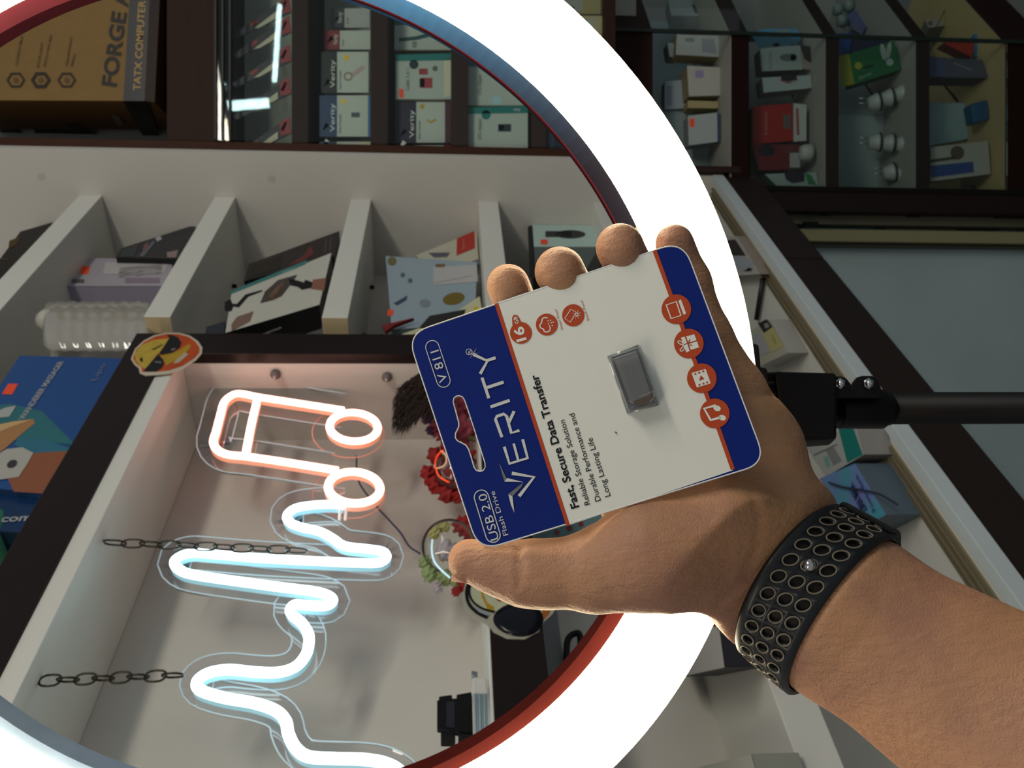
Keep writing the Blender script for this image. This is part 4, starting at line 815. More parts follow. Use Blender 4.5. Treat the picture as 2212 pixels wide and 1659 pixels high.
e2 = a2
while e2 < a_tl: e2 += 2 * math.pi
tube('rim_piping', [ringpt(a_tl + (e2 - a_tl) * i / 60, .2143, -.0036) for i in range(61)], .0007, M('#2c0a10', .9, spec=.02), rl, 6)
# mounting bracket and pole
DZ = .432
def cq(pts, z): return [cpt(x, y, z) for x, y in pts]
hexa('bracket_tab', cq([(1622, 740), (1640, 745), (1646, 812), (1630, 812)], .418), FW * .012, M('#2b221e', .5), rl, .001)
hexa('bracket_tab', cq([(1640, 792), (1658, 796), (1662, 836), (1644, 836)], .42), FW * .012, M('#1c1715', .5), rl, .001)
for k in range(5):
    hexa('knurl', cq([(1636, 806 + k * 26), (1690, 806 + k * 26), (1690, 824 + k * 26), (1640, 824 + k * 26)], .428), FW * .02, BLKM, rl, .001)
lathe('swivel_disc', cpt(1690, 880, .446), -UP, [(-.004, .0165), (-.002, .019), (.0, .0165)], M('#6f6b52', .5), rl, 28)
st = thing('light_stand', cpt(1900, 880, .44), 'black light stand with clamp block, two steel bolts and vertical pole', 'stand')
hexa('clamp_block', cq([(1678, 803), (1792, 804), (1810, 950), (1740, 952), (1700, 952)][:0] or [(1672, 803), (1810, 806), (1810, 950), (1692, 954)], .425), FW * .03, BLK, st, .002)
hexa('clamp_lip', cq([(1725, 945), (1810, 945), (1792, 962), (1740, 966)], .428), FW * .02, M('#26302f', .5), st, .001)
def lug(pts): return fixn(mesh_obj('clamp_lug', cq(pts, .428) + cq(pts, .440), [tuple(range(len(pts))), tuple(range(2 * len(pts) - 1, len(pts) - 1, -1))] + [(i, (i + 1) % len(pts), len(pts) + (i + 1) % len(pts), len(pts) + i) for i in range(len(pts))], BLK, st, bevel=.0008))
lug([(1792, 813), (1818, 813), (1828, 817), (1838, 830), (1846, 846), (1846, 860), (1792, 860)])
lug([(1838, 830), (1850, 815), (1862, 812), (1884, 812), (1895, 818), (1904, 842), (1904, 860), (1838, 860)])
for x, y in ((1813, 828), (1874, 828)):
    c = cpt(x, y, .428); lathe('bolt', c, -FW, [(0, .0028), (.0018, .0028), (.0022, .0022)], M('#aeb4b8', .18, metal=1), st, 6)
    ball('bolt_tip', c - FW * .002, .0022, M('#c5ccd2', .15, metal=1), st)
base = cpt(1860, 884, .446)
lathe('lower_clamp', cpt(1808, 884, .446), (0, 0, -1), [(0, .0100), (.002, .0102), (.024, .0104), (.026, .0088), (.028, .0086)], BLK, st, 24)
pz = cpt(1900, 882, .448); tube('pole', [cpt(1800, 882, .448), Vector((pz.x, pz.y, .22))], .0085, BLK, st, 20)
tube('pole', [Vector((pz.x, pz.y, .8)), Vector((pz.x, pz.y, .06))], .0105, BLK, st, 20)
for k in range(3):
    a = 2.1 * k + .4; tube('leg', [Vector((pz.x, pz.y, .20)), Vector((pz.x + .34 * math.cos(a), pz.y + .34 * math.sin(a), FZ + .009))], .008, BLK, st, 10)
# ------------------------------------------------------------------ blister card
cor = [(1035, 1190), (880, 722), (1475, 520), (1652, 1000)]   # reading TL, TR, BR, BL
r = [ray(*p) for p in cor]
A = np.array([[r[0][i], r[2][i], -r[3][i]] for i in range(3)]); bz = np.array([r[1][i] for i in range(3)])
zz = np.linalg.solve(A, bz)
zc = [zz[0], 1.0, zz[1], zz[2]]; Q = [r[i] * zc[i] for i in range(4)]
k_ = .080 / (Q[1] - Q[0]).length; Q = [C0 + q * k_ for q in Q]
CN = (Q[1] - Q[0]).cross(Q[3] - Q[0]).normalized(); CP = Pl(Q[0], CN)
CARDZ = [(q - C0).dot(FW) for q in Q]; print('card z', CARDZ, 'size', (Q[1] - Q[0]).length, (Q[3] - Q[0]).length)
def rounded(c4, rad):
    out = []
    n = len(c4)
    for i in range(n):
        p = Vector(c4[i]); a = Vector(c4[i - 1]); b = Vector(c4[(i + 1) % n]); r_ = rad[i]
        pa = p + (a - p).normalized() * r_; pb_ = p + (b - p).normalized() * r_
        for k in range(9):
            t_ = k / 8; out.append(tuple(pa * (1 - t_) ** 2 + p * 2 * t_ * (1 - t_) + pb_ * t_ * t_))
    return out
cc = cor[:]; cc[3] = (1655, 1000)
outer = rounded(cc, [48, 48, 50, 48])
def z7(pts): return [(860 + x * .2532, 680 + y * .2532) for x, y in pts]
hole = z7([(470, 742), (476, 712), (495, 694), (520, 690), (545, 697), (562, 716), (580, 760), (615, 865), (652, 980), (700, 1130), (742, 1262), (744, 1300), (728, 1328), (700, 1338), (668, 1328), (648, 1300), (625, 1220), (600, 1145), (578, 1112), (540, 1092), (508, 1076), (488, 1050), (490, 1010), (508, 975), (518, 950), (516, 915), (504, 870), (488, 810)])
from mathutils.geometry import tessellate_polygon
vo = [CP.hit(*p) for p in outer]; vh = [CP.hit(*p) for p in hole]
tri = tessellate_polygon([vo, vh]); vv = vo + vh; n = len(vv); TH = .0007
v2 = vv + [p - CP.n * TH for p in vv]; ff = [tuple(t_) for t_ in tri] + [tuple(reversed([x + n for x in t_])) for t_ in tri]
no = len(vo)
ff += [(i, (i + 1) % no, n + (i + 1) % no, n + i) for i in range(no)] + [(no + i, no + (i + 1) % (n - no), n + no + (i + 1) % (n - no), n + no + i) for i in range(n - no)]
BLUE = M('#08206e', .4, noise=.1, nscale=30, spec=.2); CW = M('#dcdcd2', .35, noise=.02); OR = M('#b04420', .4); SIL = M('#c9cac8', .4); INKB = M('#0e0e10', .5); EDW = M('#d8d8d6', .5)
card = thing('flash_drive_card', sum(Q, Vector()) / 4, 'blue and white VERITY blister card with orange icons and flash drive held in hand', 'card')
body = fixn(mesh_obj('card_board', v2, ff, BLUE, card))
rim_ = tube('slot_edge', vh, .00022, EDW, card, 6, closed=True); tube('card_edge', vo, .00025, EDW, card, 6, closed=True)
OF = .00012
# lines between the zones
lA = [(1068, 655), (1224, 1136)]; lB = [(1411, 541), (1583, 1016)]
flat('white_field', CP, [lA[0], lB[0], lB[1], lA[1]], CW, card, OF)
ribbon('orange_line', CP, [(1072, 655), (1150, 897), (1227, 1135)], 8, OR, card, OF * 2)
ribbon('orange_line', CP, [(1414, 541), (1500, 778), (1583, 1014)], 9, OR, card, OF * 2)
def T(s, a, b, cap, mat, bold=0, nm='lettering', off=3): text(s, CP, a, b, cap, mat, card, OF * off, bold, nm)
# VERITY wordmark as strokes (coordinates measured in a zoomed view)
SW = SIL
ribbon('wordmark', CP, z7([(1005, 1275), (948, 1272)][:0] or [(905, 1125), (950, 1270), (1105, 1222), (1062, 1062)]), 6.5, SW, card, OF * 3)
ribbon('wordmark', CP, z7([(1025, 1242), (986, 1098)]), 5.5, SW, card, OF * 3.4)
ribbon('wordmark', CP, z7([(886, 1044), (830, 890), (842, 866), (902, 846), (926, 866), (966, 1008), (1034, 986)]), 6.5, SW, card, OF * 3)
ribbon('wordmark', CP, z7([(942, 925), (990, 822)]), 6.5, SW, card, OF * 3.4)
ribbon('wordmark', CP, z7([(788, 786), (952, 730)]), 6.8, SW, card, OF * 3)
ribbon('wordmark', CP, z7([(716, 536), (774, 712)]), 6.5, SW, card, OF * 3)
ribbon('wordmark', CP, z7([(742, 626), (900, 574)]), 6.8, SW, card, OF * 3.4)
ribbon('wordmark', CP, z7([(642, 338), (762, 394), (700, 504)]), 6.8, SW, card, OF * 3)
ribbon('wordmark', CP, z7([(758, 390), (832, 366)]), 6.5, SW, card, OF * 3.4)
ribbon('wordmark', CP, z7([(970, 1352), (1160, 1384), (1032, 1548)]), 7.5, SW, card, OF * 3)
GRA = M('#6c6e70', .4)
multi('emblem', CP, [z7([(860, 1258), (926, 1396), (908, 1424), (890, 1370)])], GRA, card, OF * 3)
multi('emblem', CP, [z7([(908, 1424), (930, 1392), (1070, 1428), (1000, 1424)]), z7([(940, 1530), (975, 1548), (992, 1690), (962, 1620)])], SW, card, OF * 3)
multi('emblem', CP, [z7([(942, 1528), (1068, 1430), (1050, 1470), (978, 1546)])], GRA, card, OF * 3)
T('R', (1019, 765), (1016, 755), 7, SIL); ribbon('registered_ring', CP, disc(1013, 760, 6.3), 1.3, SIL, card, OF * 3, True)
for dx, dy, L in ((-12, 4, 1), (8, -13, 1), (11, 8, 1), (-3, -10, 1), (-8, 12, 1), (14, -2, 1)):
    multi('sparkle', CP, [[(1022 + dy * .04, 764 - dx * .04), (1022 - dy * .04, 764 + dx * .04), (1022 + dx, 764 + dy)]], SIL, card, OF * 3.5)
def stadium(c1, c2, r_, wd, mat):
    a = Vector(c1); b = Vector(c2); d = (b - a).normalized(); th = math.atan2(d.y, d.x); pts = []
    for k in range(13): t_ = th - math.pi / 2 + math.pi * k / 12; pts.append(b + Vector((math.cos(t_), math.sin(t_))) * r_)
    for k in range(13): t_ = th + math.pi / 2 + math.pi * k / 12; pts.append(a + Vector((math.cos(t_), math.sin(t_))) * r_)
    ribbon('pill_outline', CP, pts, wd, mat, card, OF * 3, True)
stadium((958, 822), (934, 750), 14.5, 1.8, SIL)
T('V 811', (967, 823), (947, 755), 19, SIL)
stadium((1065, 1156), (1040, 1074), 15.5, 2.2, SIL)
T('USB 2.0', (1078, 1164), (1050, 1065), 19, SIL)
T('Flash Drive', (1098, 1155), (1068, 1060), 11, SIL)
T('Fast, Secure Data Transfer', (1251, 1095), (1161, 808), 17.5, INKB, .022)
# little serif feet on the headline
T('Reliable Storage Solution', (1275, 1089), (1219, 906), 12.5, INKB)
T('Durable Performance and', (1298, 1081), (1240, 892), 12.5, INKB)
T('Long Lasting Life', (1319, 1071), (1279, 945), 12.5, INKB)
# 16 GB badge, water proof, shock proof
def circ(x, y, r_, m_=OR, off=3, nm='badge'): flat(nm, CP, disc(x, y, r_, 36), m_, card, OF * off)
circ(1125, 719, 23.5); flat('badge', CP, [(1107, 704), (1106, 686), (1110, 680), (1116, 680), (1120, 684), (1128, 700)], OR, card, OF * 2.6)
T('16', (1137, 734), (1129, 704), 21, CW, .03, off=4); T('GB', (1121, 698), (1116, 683), 8, CW, .02, off=4)
circ(1181, 701, 23.5)
cl = [(1186, 683), (1178, 688), (1177, 693), (1168, 695), (1166, 703), (1171, 708), (1169, 714), (1175, 718), (1182, 715), (1190, 712), (1194, 704)]
cl = [(1183, 687), (1176, 686), (1171, 690), (1170, 697), (1166, 703), (1169, 709), (1174, 711), (1176, 716), (1183, 717), (1188, 713), (1188, 706)]
ribbon('cloud_icon', CP, catmull([Vector(p) for p in cl], 4), 2.6, CW, card, OF * 4)
multi('rain_icon', CP, [disc(x, y, 1.5, 8) for x, y in ((1184, 693), (1189, 692), (1185, 699), (1191, 697), (1195, 696), (1187, 704), (1193, 703))], CW, card, OF * 4)
circ(1238, 681, 23.8)
ribbon('shock_icon', CP, [(1220, 688), (1233, 668), (1245, 675), (1232, 696)], 1.8, CW, card, OF * 4, True)
multi('shock_icon', CP, [[(1246 + 2 * math.cos(a + .5), 679 + 2 * math.sin(a + .5)), (1246 + 11 * math.cos(a), 679 + 11 * math.sin(a)), (1246 + 2 * math.cos(a - .5), 679 + 2 * math.sin(a - .5))] for a in [k * math.pi / 4 + .3 for k in range(8)]], CW, card, OF * 4)
T('Water Proof', (1217, 712), (1202, 667), 5, OR); T('Shock Proof', (1273, 692), (1258, 648), 5, OR)
# four big round icons
for x, y in ((1461, 668), (1488, 742), (1516, 817), (1544, 893)): circ(x, y, 32)
def z1(pts): return [(1300 + x * .1808, 600 + y * .1808) for x, y in pts]
ribbon('laptop_icon', CP, z1([(770, 325), (890, 285), (945, 450), (828, 488)]), 3.2, CW, card, OF * 4, True)
flat('laptop_icon', CP, z1([(915, 275), (945, 258), (1008, 425), (990, 440), (975, 438)]), CW, card, OF * 4)
multi('gift_icon', CP, [z1([(945, 715), (990, 702), (1018, 780), (975, 795)]), z1([(978, 805), (1022, 790), (1050, 875), (1010, 895)]), z1([(1008, 700), (1105, 675), (1132, 745), (1035, 778)]), z1([(1038, 790), (1138, 760), (1162, 832), (1065, 862)])], CW, card, OF * 4)
for pts in ([(975, 795), (930, 790), (908, 765), (925, 755), (955, 765)], [(975, 800), (960, 835), (935, 860), (950, 878), (978, 862), (985, 830)]): ribbon('gift_icon', CP, catmull([Vector(p) for p in z1(pts)], 4, True), 2, CW, card, OF * 4, True)
multi('gift_icon', CP, [z1([(1022, 785), (1050, 730), (1060, 742)]), z1([(1025, 795), (1080, 800), (1075, 815)]), z1([(1022, 790), (1045, 760), (1052, 770)])], OR, card, OF * 5)
flat('film_icon', CP, z1([(1072, 1138), (1240, 1088), (1302, 1262), (1135, 1312)]), CW, card, OF * 4)
multi('film_icon', CP, [z1([(1182, 1165), (1225, 1208), (1162, 1230)])] + [z1([(x, y), (x + 22, y - 7), (x + 28, y + 12), (x + 6, y + 18)]) for x, y in ((1102, 1142), (1150, 1128), (1197, 1112), (1152, 1274), (1200, 1258), (1244, 1244))], OR, card, OF * 5)
ribbon('music_icon', CP, z1([(1362, 1525), (1222, 1562), (1300, 1700), (1420, 1668)]), 5.5, CW, card, OF * 4)
multi('music_icon', CP, [disc(*z1([(1378, 1560)])[0], 8, ry=6, rot=.3), disc(*z1([(1440, 1672)])[0], 8, ry=6, rot=.3)], CW, card, OF * 4)
# clear blister with the metal drive
bq = [(1312, 770), (1379, 746), (1422, 874), (1356, 893)]
def prism(name, pts_bot, pts_top, h0, h1, mat, bevel=0, smooth=False):
    a = [CP.hit(*p, h0) for p in pts_bot]; b = [CP.hit(*p, h1) for p in pts_top]; k = len(a)
    o = fixn(mesh_obj(name, a + b, [tuple(range(k)), tuple(range(2 * k - 1, k - 1, -1))] + [(i, (i + 1) % k, k + (i + 1) % k, k + i) for i in range(k)], mat, card, bevel=bevel)); return o
top = [(1321, 772), (1379, 752), (1415, 862), (1360, 880)]
prism('drive_body', rounded([(1322, 774), (1377, 755), (1414, 861), (1362, 881)], [3, 3, 22, 22]), rounded([(1324, 775), (1376, 757), (1412, 860), (1362, 878)], [3, 3, 20, 20]), .0008, .0040, M('#a8a299', .34, metal=.8), .0003)
prism('drive_tip', [(1323, 770), (1376, 752), (1379, 757), (1325, 776)], [(1323, 770), (1376, 752), (1379, 757), (1325, 776)], .0008, .0036, M('#b5b8ba', .2, metal=1), .0002)
multi('key_hole', CP, [rounded([(1366, 868), (1410, 850), (1412, 860), (1396, 876), (1374, 878)], [4, 5, 6, 8, 6])], M('#8a6f45', .3, metal=.5), card, .00415)
ribbon('key_hole_edge', CP, catmull([Vector(p) for p in ((1379, 857), (1396, 852), (1411, 846), (1413, 856), (1404, 868))], 4), 2, M('#e2d2a8', .2, metal=.6), card, .0043)
CP2 = Pl(CP.o + CP.n * .00415, CP.n); text('VERITY', CP2, (1379, 838), (1361, 779), 10, M('#d8d8d4', .4), card, .00015)
BLI = glassmat('blister_plastic', tint=(.96, .97, .97), refl=.06, facing=.4)
prism('blister', bq, [(1318, 772), (1378, 751), (1417, 872), (1360, 888)], .0002, .0062, BLI, .0005)
for i in range(4):
    tube('blister_edge', [CP.hit(*bq[i], .0004), CP.hit(*bq[(i + 1) % 4], .0004)], .00035, M('#c9cac6', .15, metal=.4), card, 6)
o = flat('lint_speck', CP, [(1327, 931), (1333, 935), (1331, 938)], M('#3a3a3c', .6), card, OF * 4)
# ------------------------------------------------------------------ hand (one continuous surface from a signed distance field)
def P3(px, py, z): return np.array([(px - CX) / F * z, (py - CY) / F * z, z])
def cap(p, a, b, ra, rb, sz=1.0):
    q = p.copy(); A_ = a.copy(); B_ = b.copy()
    ax = B_ - A_; 
    if sz != 1.0:
        zc_ = A_[2] + 0; q = q.copy()
        L2 = (ax[:2] ** 2).sum(); t_ = np.clip(((q[:, :2] - A_[:2]) @ ax[:2]) / L2, 0, 1)
        c = A_ + t_[:, None] * ax; d = q - c; d[:, 2] *= sz
        return np.sqrt((d ** 2).sum(1)) - (ra + (rb - ra) * t_)
    t_ = np.clip(((q - A_) @ ax) / (ax @ ax), 0, 1); c = A_ + t_[:, None] * ax
    return np.sqrt(((q - c) ** 2).sum(1)) - (ra + (rb - ra) * t_)
def smin(a, b, k):
    h = np.clip(.5 + .5 * (b - a) / k, 0, 1); return b + (a - b) * h - k * h * (1 - h)
cz0 = float(np.mean(CARDZ)); print('cz0', cz0)
def cdz(px, py): return (CP.hit(px, py) - C0).dot(FW)
def seg(a, b, sz=1.0):  # (px,py,z,rpx)
    return (P3(*a[:3]), P3(*b[:3]), a[3] * a[2] / F, b[3] * b[2] / F, sz)
def chainf(pts, sz=1.0): return [seg(pts[i], pts[i + 1], sz) for i in range(len(pts) - 1)]
def bz_(px, py, r, extra=0): # centre depth so the finger touches the back of the card
    z = cdz(px, py); return z + r * z / F + extra
FING = {
 'index': [(1352, 1075, .326, 62), (1225, 850, .322, 50), (1125, 690, .3125, 47), (1098, 617, cdz(1100, 640) + .0086, 46.5)],
 'middle': [(1440, 1000, .330, 60), (1320, 790, .328, 54), (1243, 650, bz_(1245, 655, 52, .0048), 50), (1209, 587, cdz(1215, 610) + .0055, 54)],
 'ring': [(1530, 925, .330, 58), (1425, 725, .328, 53), (1368, 596, bz_(1372, 600, 50, .0048), 49), (1339, 535, cdz(1345, 560) + .0045, 52)],
 'pinky': [(1590, 845, .326, 62), (1531, 725, .322, 46), (1490, 610, .320, 42), (1457, 526, .317, 41)],
}
THUMB = [(1400, 1195, .300, 114), (1285, 1234, .3005, 83), (1180, 1240, .3015, 68), (1128, 1238, .302, 64), (1070, 1224, .303, 52), (1014, 1211, .3035, 46)]
AX = np.array([.82, .57, 0.]); 
def palm_d(p):
    d = cap(p, *seg((1695, 1237, .322, 176), (1800, 1313, .319, 172), 1.22))
    d = smin(d, cap(p, *seg((1800, 1318, .318, 168), (2330, 1655, .288, 258), 1.16)), .014)
    d = smin(d, cap(p, *seg((2330, 1655, .288, 258), (3000, 2100, .25, 330), 1.1)), .014)
    for a, b, sz in (((1600, 1190, .312, 150), (1690, 1230, .320, 172), 1.25), ((1560, 1182, .2985, 146), (1400, 1195, .297, 113), 1.2), ((1665, 1165, .322, 138), (1628, 965, .322, 92), 1.25), ((1628, 965, .322, 92), (1590, 845, .324, 60), 1.1),
        ((1600, 1130, .327, 120), (1470, 1040, .329, 80), 1.2), ((1520, 1130, .327, 100), (1360, 1085, .327, 62), 1.15), ((1600, 1080, .329, 100), (1520, 940, .330, 62), 1.15), ((1460, 1040, .329, 70), (1560, 930, .329, 66), 1.1)):
        d = smin(d, cap(p, *seg(a, b, sz)), .011)
    return d
CRE = [([(1121, 1176), (1124, 1220), (1121, 1262)], .0011, 5), ([(1245, 1180), (1243, 1215)], .0004, 6), ([(1552, 1304), (1595, 1269), (1650, 1226), (1698, 1176)], .0009, 5), ([(1580, 1318), (1615, 1290), (1640, 1264)], .0006, 4),
       ([(1612, 1240), (1632, 1190), (1640, 1120), (1622, 1062)], .0006, 7), ([(1598, 862), (1630, 856), (1668, 850)], .0011, 6), ([(1330, 1100), (1292, 1128), (1272, 1150)], .0010, 6), ([(1300, 1232), (1318, 1262), (1330, 1280)], .0005, 7),
       ([(1246, 590), (1262, 618)], .0005, 3), ([(1250, 580), (1268, 606)], .0004, 3)]
PH = math.radians(10); SA = np.array([.82 * math.cos(PH), .57 * math.cos(PH), -math.sin(PH)]); SA /= np.linalg.norm(SA)
SB3 = np.array([-.57, .82, 0]); SB3 /= np.linalg.norm(SB3); SN = np.cross(SA, SB3)
if SN[2] > 0: SN = -SN
SW0 = P3(1768, 1292, .321); SR1 = 187 * .321 / F; SR2 = .0275; SHR = .016; SHW = .0118
def strap_press(p, d):
    q = p - SW0; y = q @ SB3; z = q @ SN; th = np.arctan2(z / SR2, y / SR1); tt = q @ SA + SHR * np.sin(th)
    g = (np.sqrt((y / (SR1 + tt * .1)) ** 2 + (z / (SR2 + tt * .05)) ** 2) - 1) * SR2 + .0004
    c = g - np.maximum(0, np.abs(tt) - SHW) * 1.1
    k = .0012; h = np.clip(.5 - .5 * (c - d) / k, 0, 1); return c + (d - c) * h + k * h * (1 - h)
def field(p):
    d = strap_press(p, palm_d(p))
    dt = None
    for s_ in chainf(THUMB): c = cap(p, *s_); dt = c if dt is None else smin(dt, c, .005)
    d = smin(d, dt, .010)
    for nm, ch in FING.items():
        dt = None
        for s_ in chainf(ch): c = cap(p, *s_); dt = c if dt is None else smin(dt, c, .004)
        d = smin(d, dt, .0035)
    # creases pressed in along image-plane polylines, front side only
    q = p[:, :2] / p[:, 2:3] * F
    near = p[:, 2] < .322
    for pts, amp, sg in CRE:
        m_ = None
        for i in range(len(pts) - 1):
            a = np.array([pts[i][0] - CX, pts[i][1] - CY]); b = np.array([pts[i + 1][0] - CX, pts[i + 1][1] - CY]); ab = b - a
            t_ = np.clip(((q - a) @ ab) / (ab @ ab), 0, 1); dd_ = ((q - a - t_[:, None] * ab) ** 2).sum(1); m_ = dd_ if m_ is None else np.minimum(m_, dd_)
        d = d + amp * np.exp(-m_ / (2 * sg * sg)) * near
    return d
def surface_nets(lo, hi, h):
    n = [int(math.ceil((hi[i] - lo[i]) / h)) + 1 for i in range(3)]
    xs = [lo[i] + h * np.arange(n[i]) for i in range(3)]
    # coarse pass to skip far cells
    V = np.full(n, 1.0)
    st = 6
    cx = [x[::st] for x in xs]
    G = np.stack(np.meshgrid(*cx, indexing='ij'), -1).reshape(-1, 3); D = field(G).reshape([len(c) for c in cx])
    act = np.abs(D) < h * st * 1.6
    idx = np.argwhere(act)
    mask = np.zeros(n, bool)
    for i, j, k in idx: mask[max(0, i * st - st // 2 - 1):i * st + st // 2 + 2, max(0, j * st - st // 2 - 1):j * st + st // 2 + 2, max(0, k * st - st // 2 - 1):k * st + st // 2 + 2] = True
    big = np.repeat(np.repeat(np.repeat(D, st, 0), st, 1), st, 2)[:n[0], :n[1], :n[2]]
    # nearest-coarse sign for far cells
    ii = [np.clip((np.arange(n[a]) + st // 2) // st, 0, len(cx[a]) - 1) for a in range(3)]
    V = D[np.ix_(*ii)].copy()
    w_ = np.argwhere(mask); pts = np.stack([xs[0][w_[:, 0]], xs[1][w_[:, 1]], xs[2][w_[:, 2]]], 1)
    V[mask] = field(pts)
    S = V < 0
    c = np.zeros([n[0] - 1, n[1] - 1, n[2] - 1], int)
    for a in (0, 1):
        for b in (0, 1):
            for e in (0, 1): c += S[a:n[0] - 1 + a, b:n[1] - 1 + b, e:n[2] - 1 + e]
    cell = (c > 0) & (c < 8); ci = np.argwhere(cell); ID = -np.ones(cell.shape, int); ID[cell] = np.arange(len(ci))
    acc = np.zeros((len(ci), 3)); cnt = np.zeros(len(ci))
    cor_ = [(a, b, e) for a in (0, 1) for b in (0, 1) for e in (0, 1)]
    for p0 in cor_:
        for ax in range(3):
            if p0[ax]: continue
            p1 = list(p0); p1[ax] = 1
            v0 = V[tuple((ci + p0).T)]; v1 = V[tuple((ci + p1).T)]; m_ = (v0 < 0) != (v1 < 0)
            t_ = np.where(m_, v0 / np.where(m_, v0 - v1, 1), 0); e = np.array(p0, float)[None].repeat(len(ci), 0); e[:, ax] += t_
            acc += e * m_[:, None]; cnt += m_
    vert = (ci + acc / cnt[:, None]) * h + np.array(lo)
    quads = []
    for ax in range(3):
        a1_, a2_ = [(1, 2), (2, 0), (0, 1)][ax]
        s0 = [slice(None)] * 3; s1 = [slice(None)] * 3; s0[ax] = slice(0, -1); s1[ax] = slice(1, None)
        A0 = S[tuple(s0)]; A1 = S[tuple(s1)]; E = np.argwhere(A0 != A1); fl = A0[tuple(E.T)]
        ok = (E[:, a1_] > 0) & (E[:, a2_] > 0) & (E[:, a1_] < n[a1_] - 1) & (E[:, a2_] < n[a2_] - 1); E = E[ok]; fl = fl[ok]
        o1 = np.zeros(3, int); o1[a1_] = 1; o2 = np.zeros(3, int); o2[a2_] = 1
        qd = np.stack([ID[tuple((E - o1 - o2).T)], ID[tuple((E - o2).T)], ID[tuple(E.T)], ID[tuple((E - o1).T)]], 1)
        qd[~fl] = qd[~fl][:, ::-1]; quads.append(qd)
    return vert, np.concatenate(quads)
hv, hf = surface_nets((-.032, -.072, .262), (.250, .20, .372), .0017)
for _ in range(2):
    e = 3e-4; f0 = field(hv); g = np.stack([(field(hv + np.eye(3)[i] * e) - f0) / e for i in range(3)], 1)
    g2 = (g ** 2).sum(1) + 1e-6; hv = hv - g * np.clip(f0 / g2, -.001, .001)[:, None]
Bm = np.array([list(-UP), list(-XR), list(FW)]); hw = hv @ Bm + np.array(list(C0))
SK = bpy.data.materials.new('skin'); SK.use_nodes = True; nt = SK.node_tree; b = nt.nodes['Principled BSDF']
tc = nt.nodes.new('ShaderNodeTexCoord')
def noise(scale, detail=4, rot=None, sc=None):
    mp = nt.nodes.new('ShaderNodeMapping'); nt.links.new(tc.outputs['Object'], mp.inputs[0])
    if rot: mp.inputs['Rotation'].default_value = rot
    if sc: mp.inputs['Scale'].default_value = sc
    z_ = nt.nodes.new('ShaderNodeTexNoise'); z_.inputs['Scale'].default_value = scale; z_.inputs['Detail'].default_value = detail; nt.links.new(mp.outputs[0], z_.inputs[0]); return z_
na = noise(22, 3); cr = nt.nodes.new('ShaderNodeValToRGB'); cr.color_ramp.elements[0].position = .38; cr.color_ramp.elements[1].position = .66
cr.color_ramp.elements[0].color = srgb('#a1755d'); cr.color_ramp.elements[1].color = srgb('#ba8b64'); nt.links.new(na.outputs[0], cr.inputs[0]); nt.links.new(cr.outputs[0], b.inputs['Base Color'])
b.inputs['Roughness'].default_value = .5; b.inputs['Subsurface Weight'].default_value = .25; b.inputs['Subsurface Radius'].default_value = (1, .35, .15); b.inputs['Subsurface Scale'].default_value = .006
b.inputs['Specular IOR Level'].default_value = .35
n1_ = noise(420, 3, (0, .5, .3), (1, 1, .28)); n2_ = noise(1400, 2); mx = nt.nodes.new('ShaderNodeMath'); mx.operation = 'ADD'; nt.links.new(n1_.outputs[0], mx.inputs[0])
m2 = nt.nodes.new('ShaderNodeMath'); m2.operation = 'MULTIPLY'; m2.inputs[1].default_value = .35; nt.links.new(n2_.outputs[0], m2.inputs[0]); nt.links.new(m2.outputs[0], mx.inputs[1])
bp = nt.nodes.new('ShaderNodeBump'); bp.inputs['Strength'].default_value = .85; bp.inputs['Distance'].default_value = .0009; nt.links.new(mx.outputs[0], bp.inputs['Height']); nt.links.new(bp.outputs[0], b.inputs['Normal'])
person = thing('person', cpt(1700, 1180, .325), 'bare left hand and forearm of a person, palm forward, holding the blister card', 'person')
me = bpy.data.meshes.new('hand'); org = Vector(WORLD['person']); me.from_pydata((hw - np.array(list(org))).tolist(), [], hf.tolist()); me.update()
me.polygons.foreach_set('use_smooth', [True] * len(me.polygons)); me.materials.append(SK)
hand = bpy.data.objects.new('hand_and_forearm', me); COL.objects.link(hand); hand.parent = person; WORLD[hand.name] = org
print('hand', len(hv), len(hf))
NAIL = M('#d8b09c', .3, coat=.3)
for nm, (px, py, z, r_) in (('t', (1014, 1213, .297, 46)), ('i', FING['index'][-1]), ('m', FING['middle'][-1]), ('r', FING['ring'][-1]), ('p', FING['pinky'][-1])):
    rr = r_ * z / F; up_ = camv(-.35, -.94, 0) if nm != 't' else camv(-1, -.05, 0)
    if nm == 't': c = cpt(1004, 1222, z) + camv(-.1, .55, .72) * rr * .93; sc_dir = camv(-.1, .55, .72)
    else: c = cpt(px, py, z) + (FW * .93 + up_ * .3).normalized() * rr * .95; sc_dir = (FW * .93 + up_ * .3)
    nn = sc_dir.normalized(); uu = (up_ - nn * up_.dot(nn)).normalized(); ww = nn.cross(uu); v = []; fs = []
    for i in range(7):
        for j in range(7):
            a = (i / 6 - .5) * 1.5; b_ = (j / 6 - .5) * 1.7; v.append(c + uu * (math.sin(b_) * rr * .75) + ww * (math.sin(a) * rr * .75) - nn * rr * (.62 * (1 - math.cos(a)) + .12 * (1 - math.cos(b_))) + nn * .0006)
    for i in range(6):
        for j in range(6): fs.append((i * 7 + j, (i + 1) * 7 + j, (i + 1) * 7 + j + 1, i * 7 + j + 1))
    mesh_obj('fingernail', v, fs, NAIL, person, smooth=True)
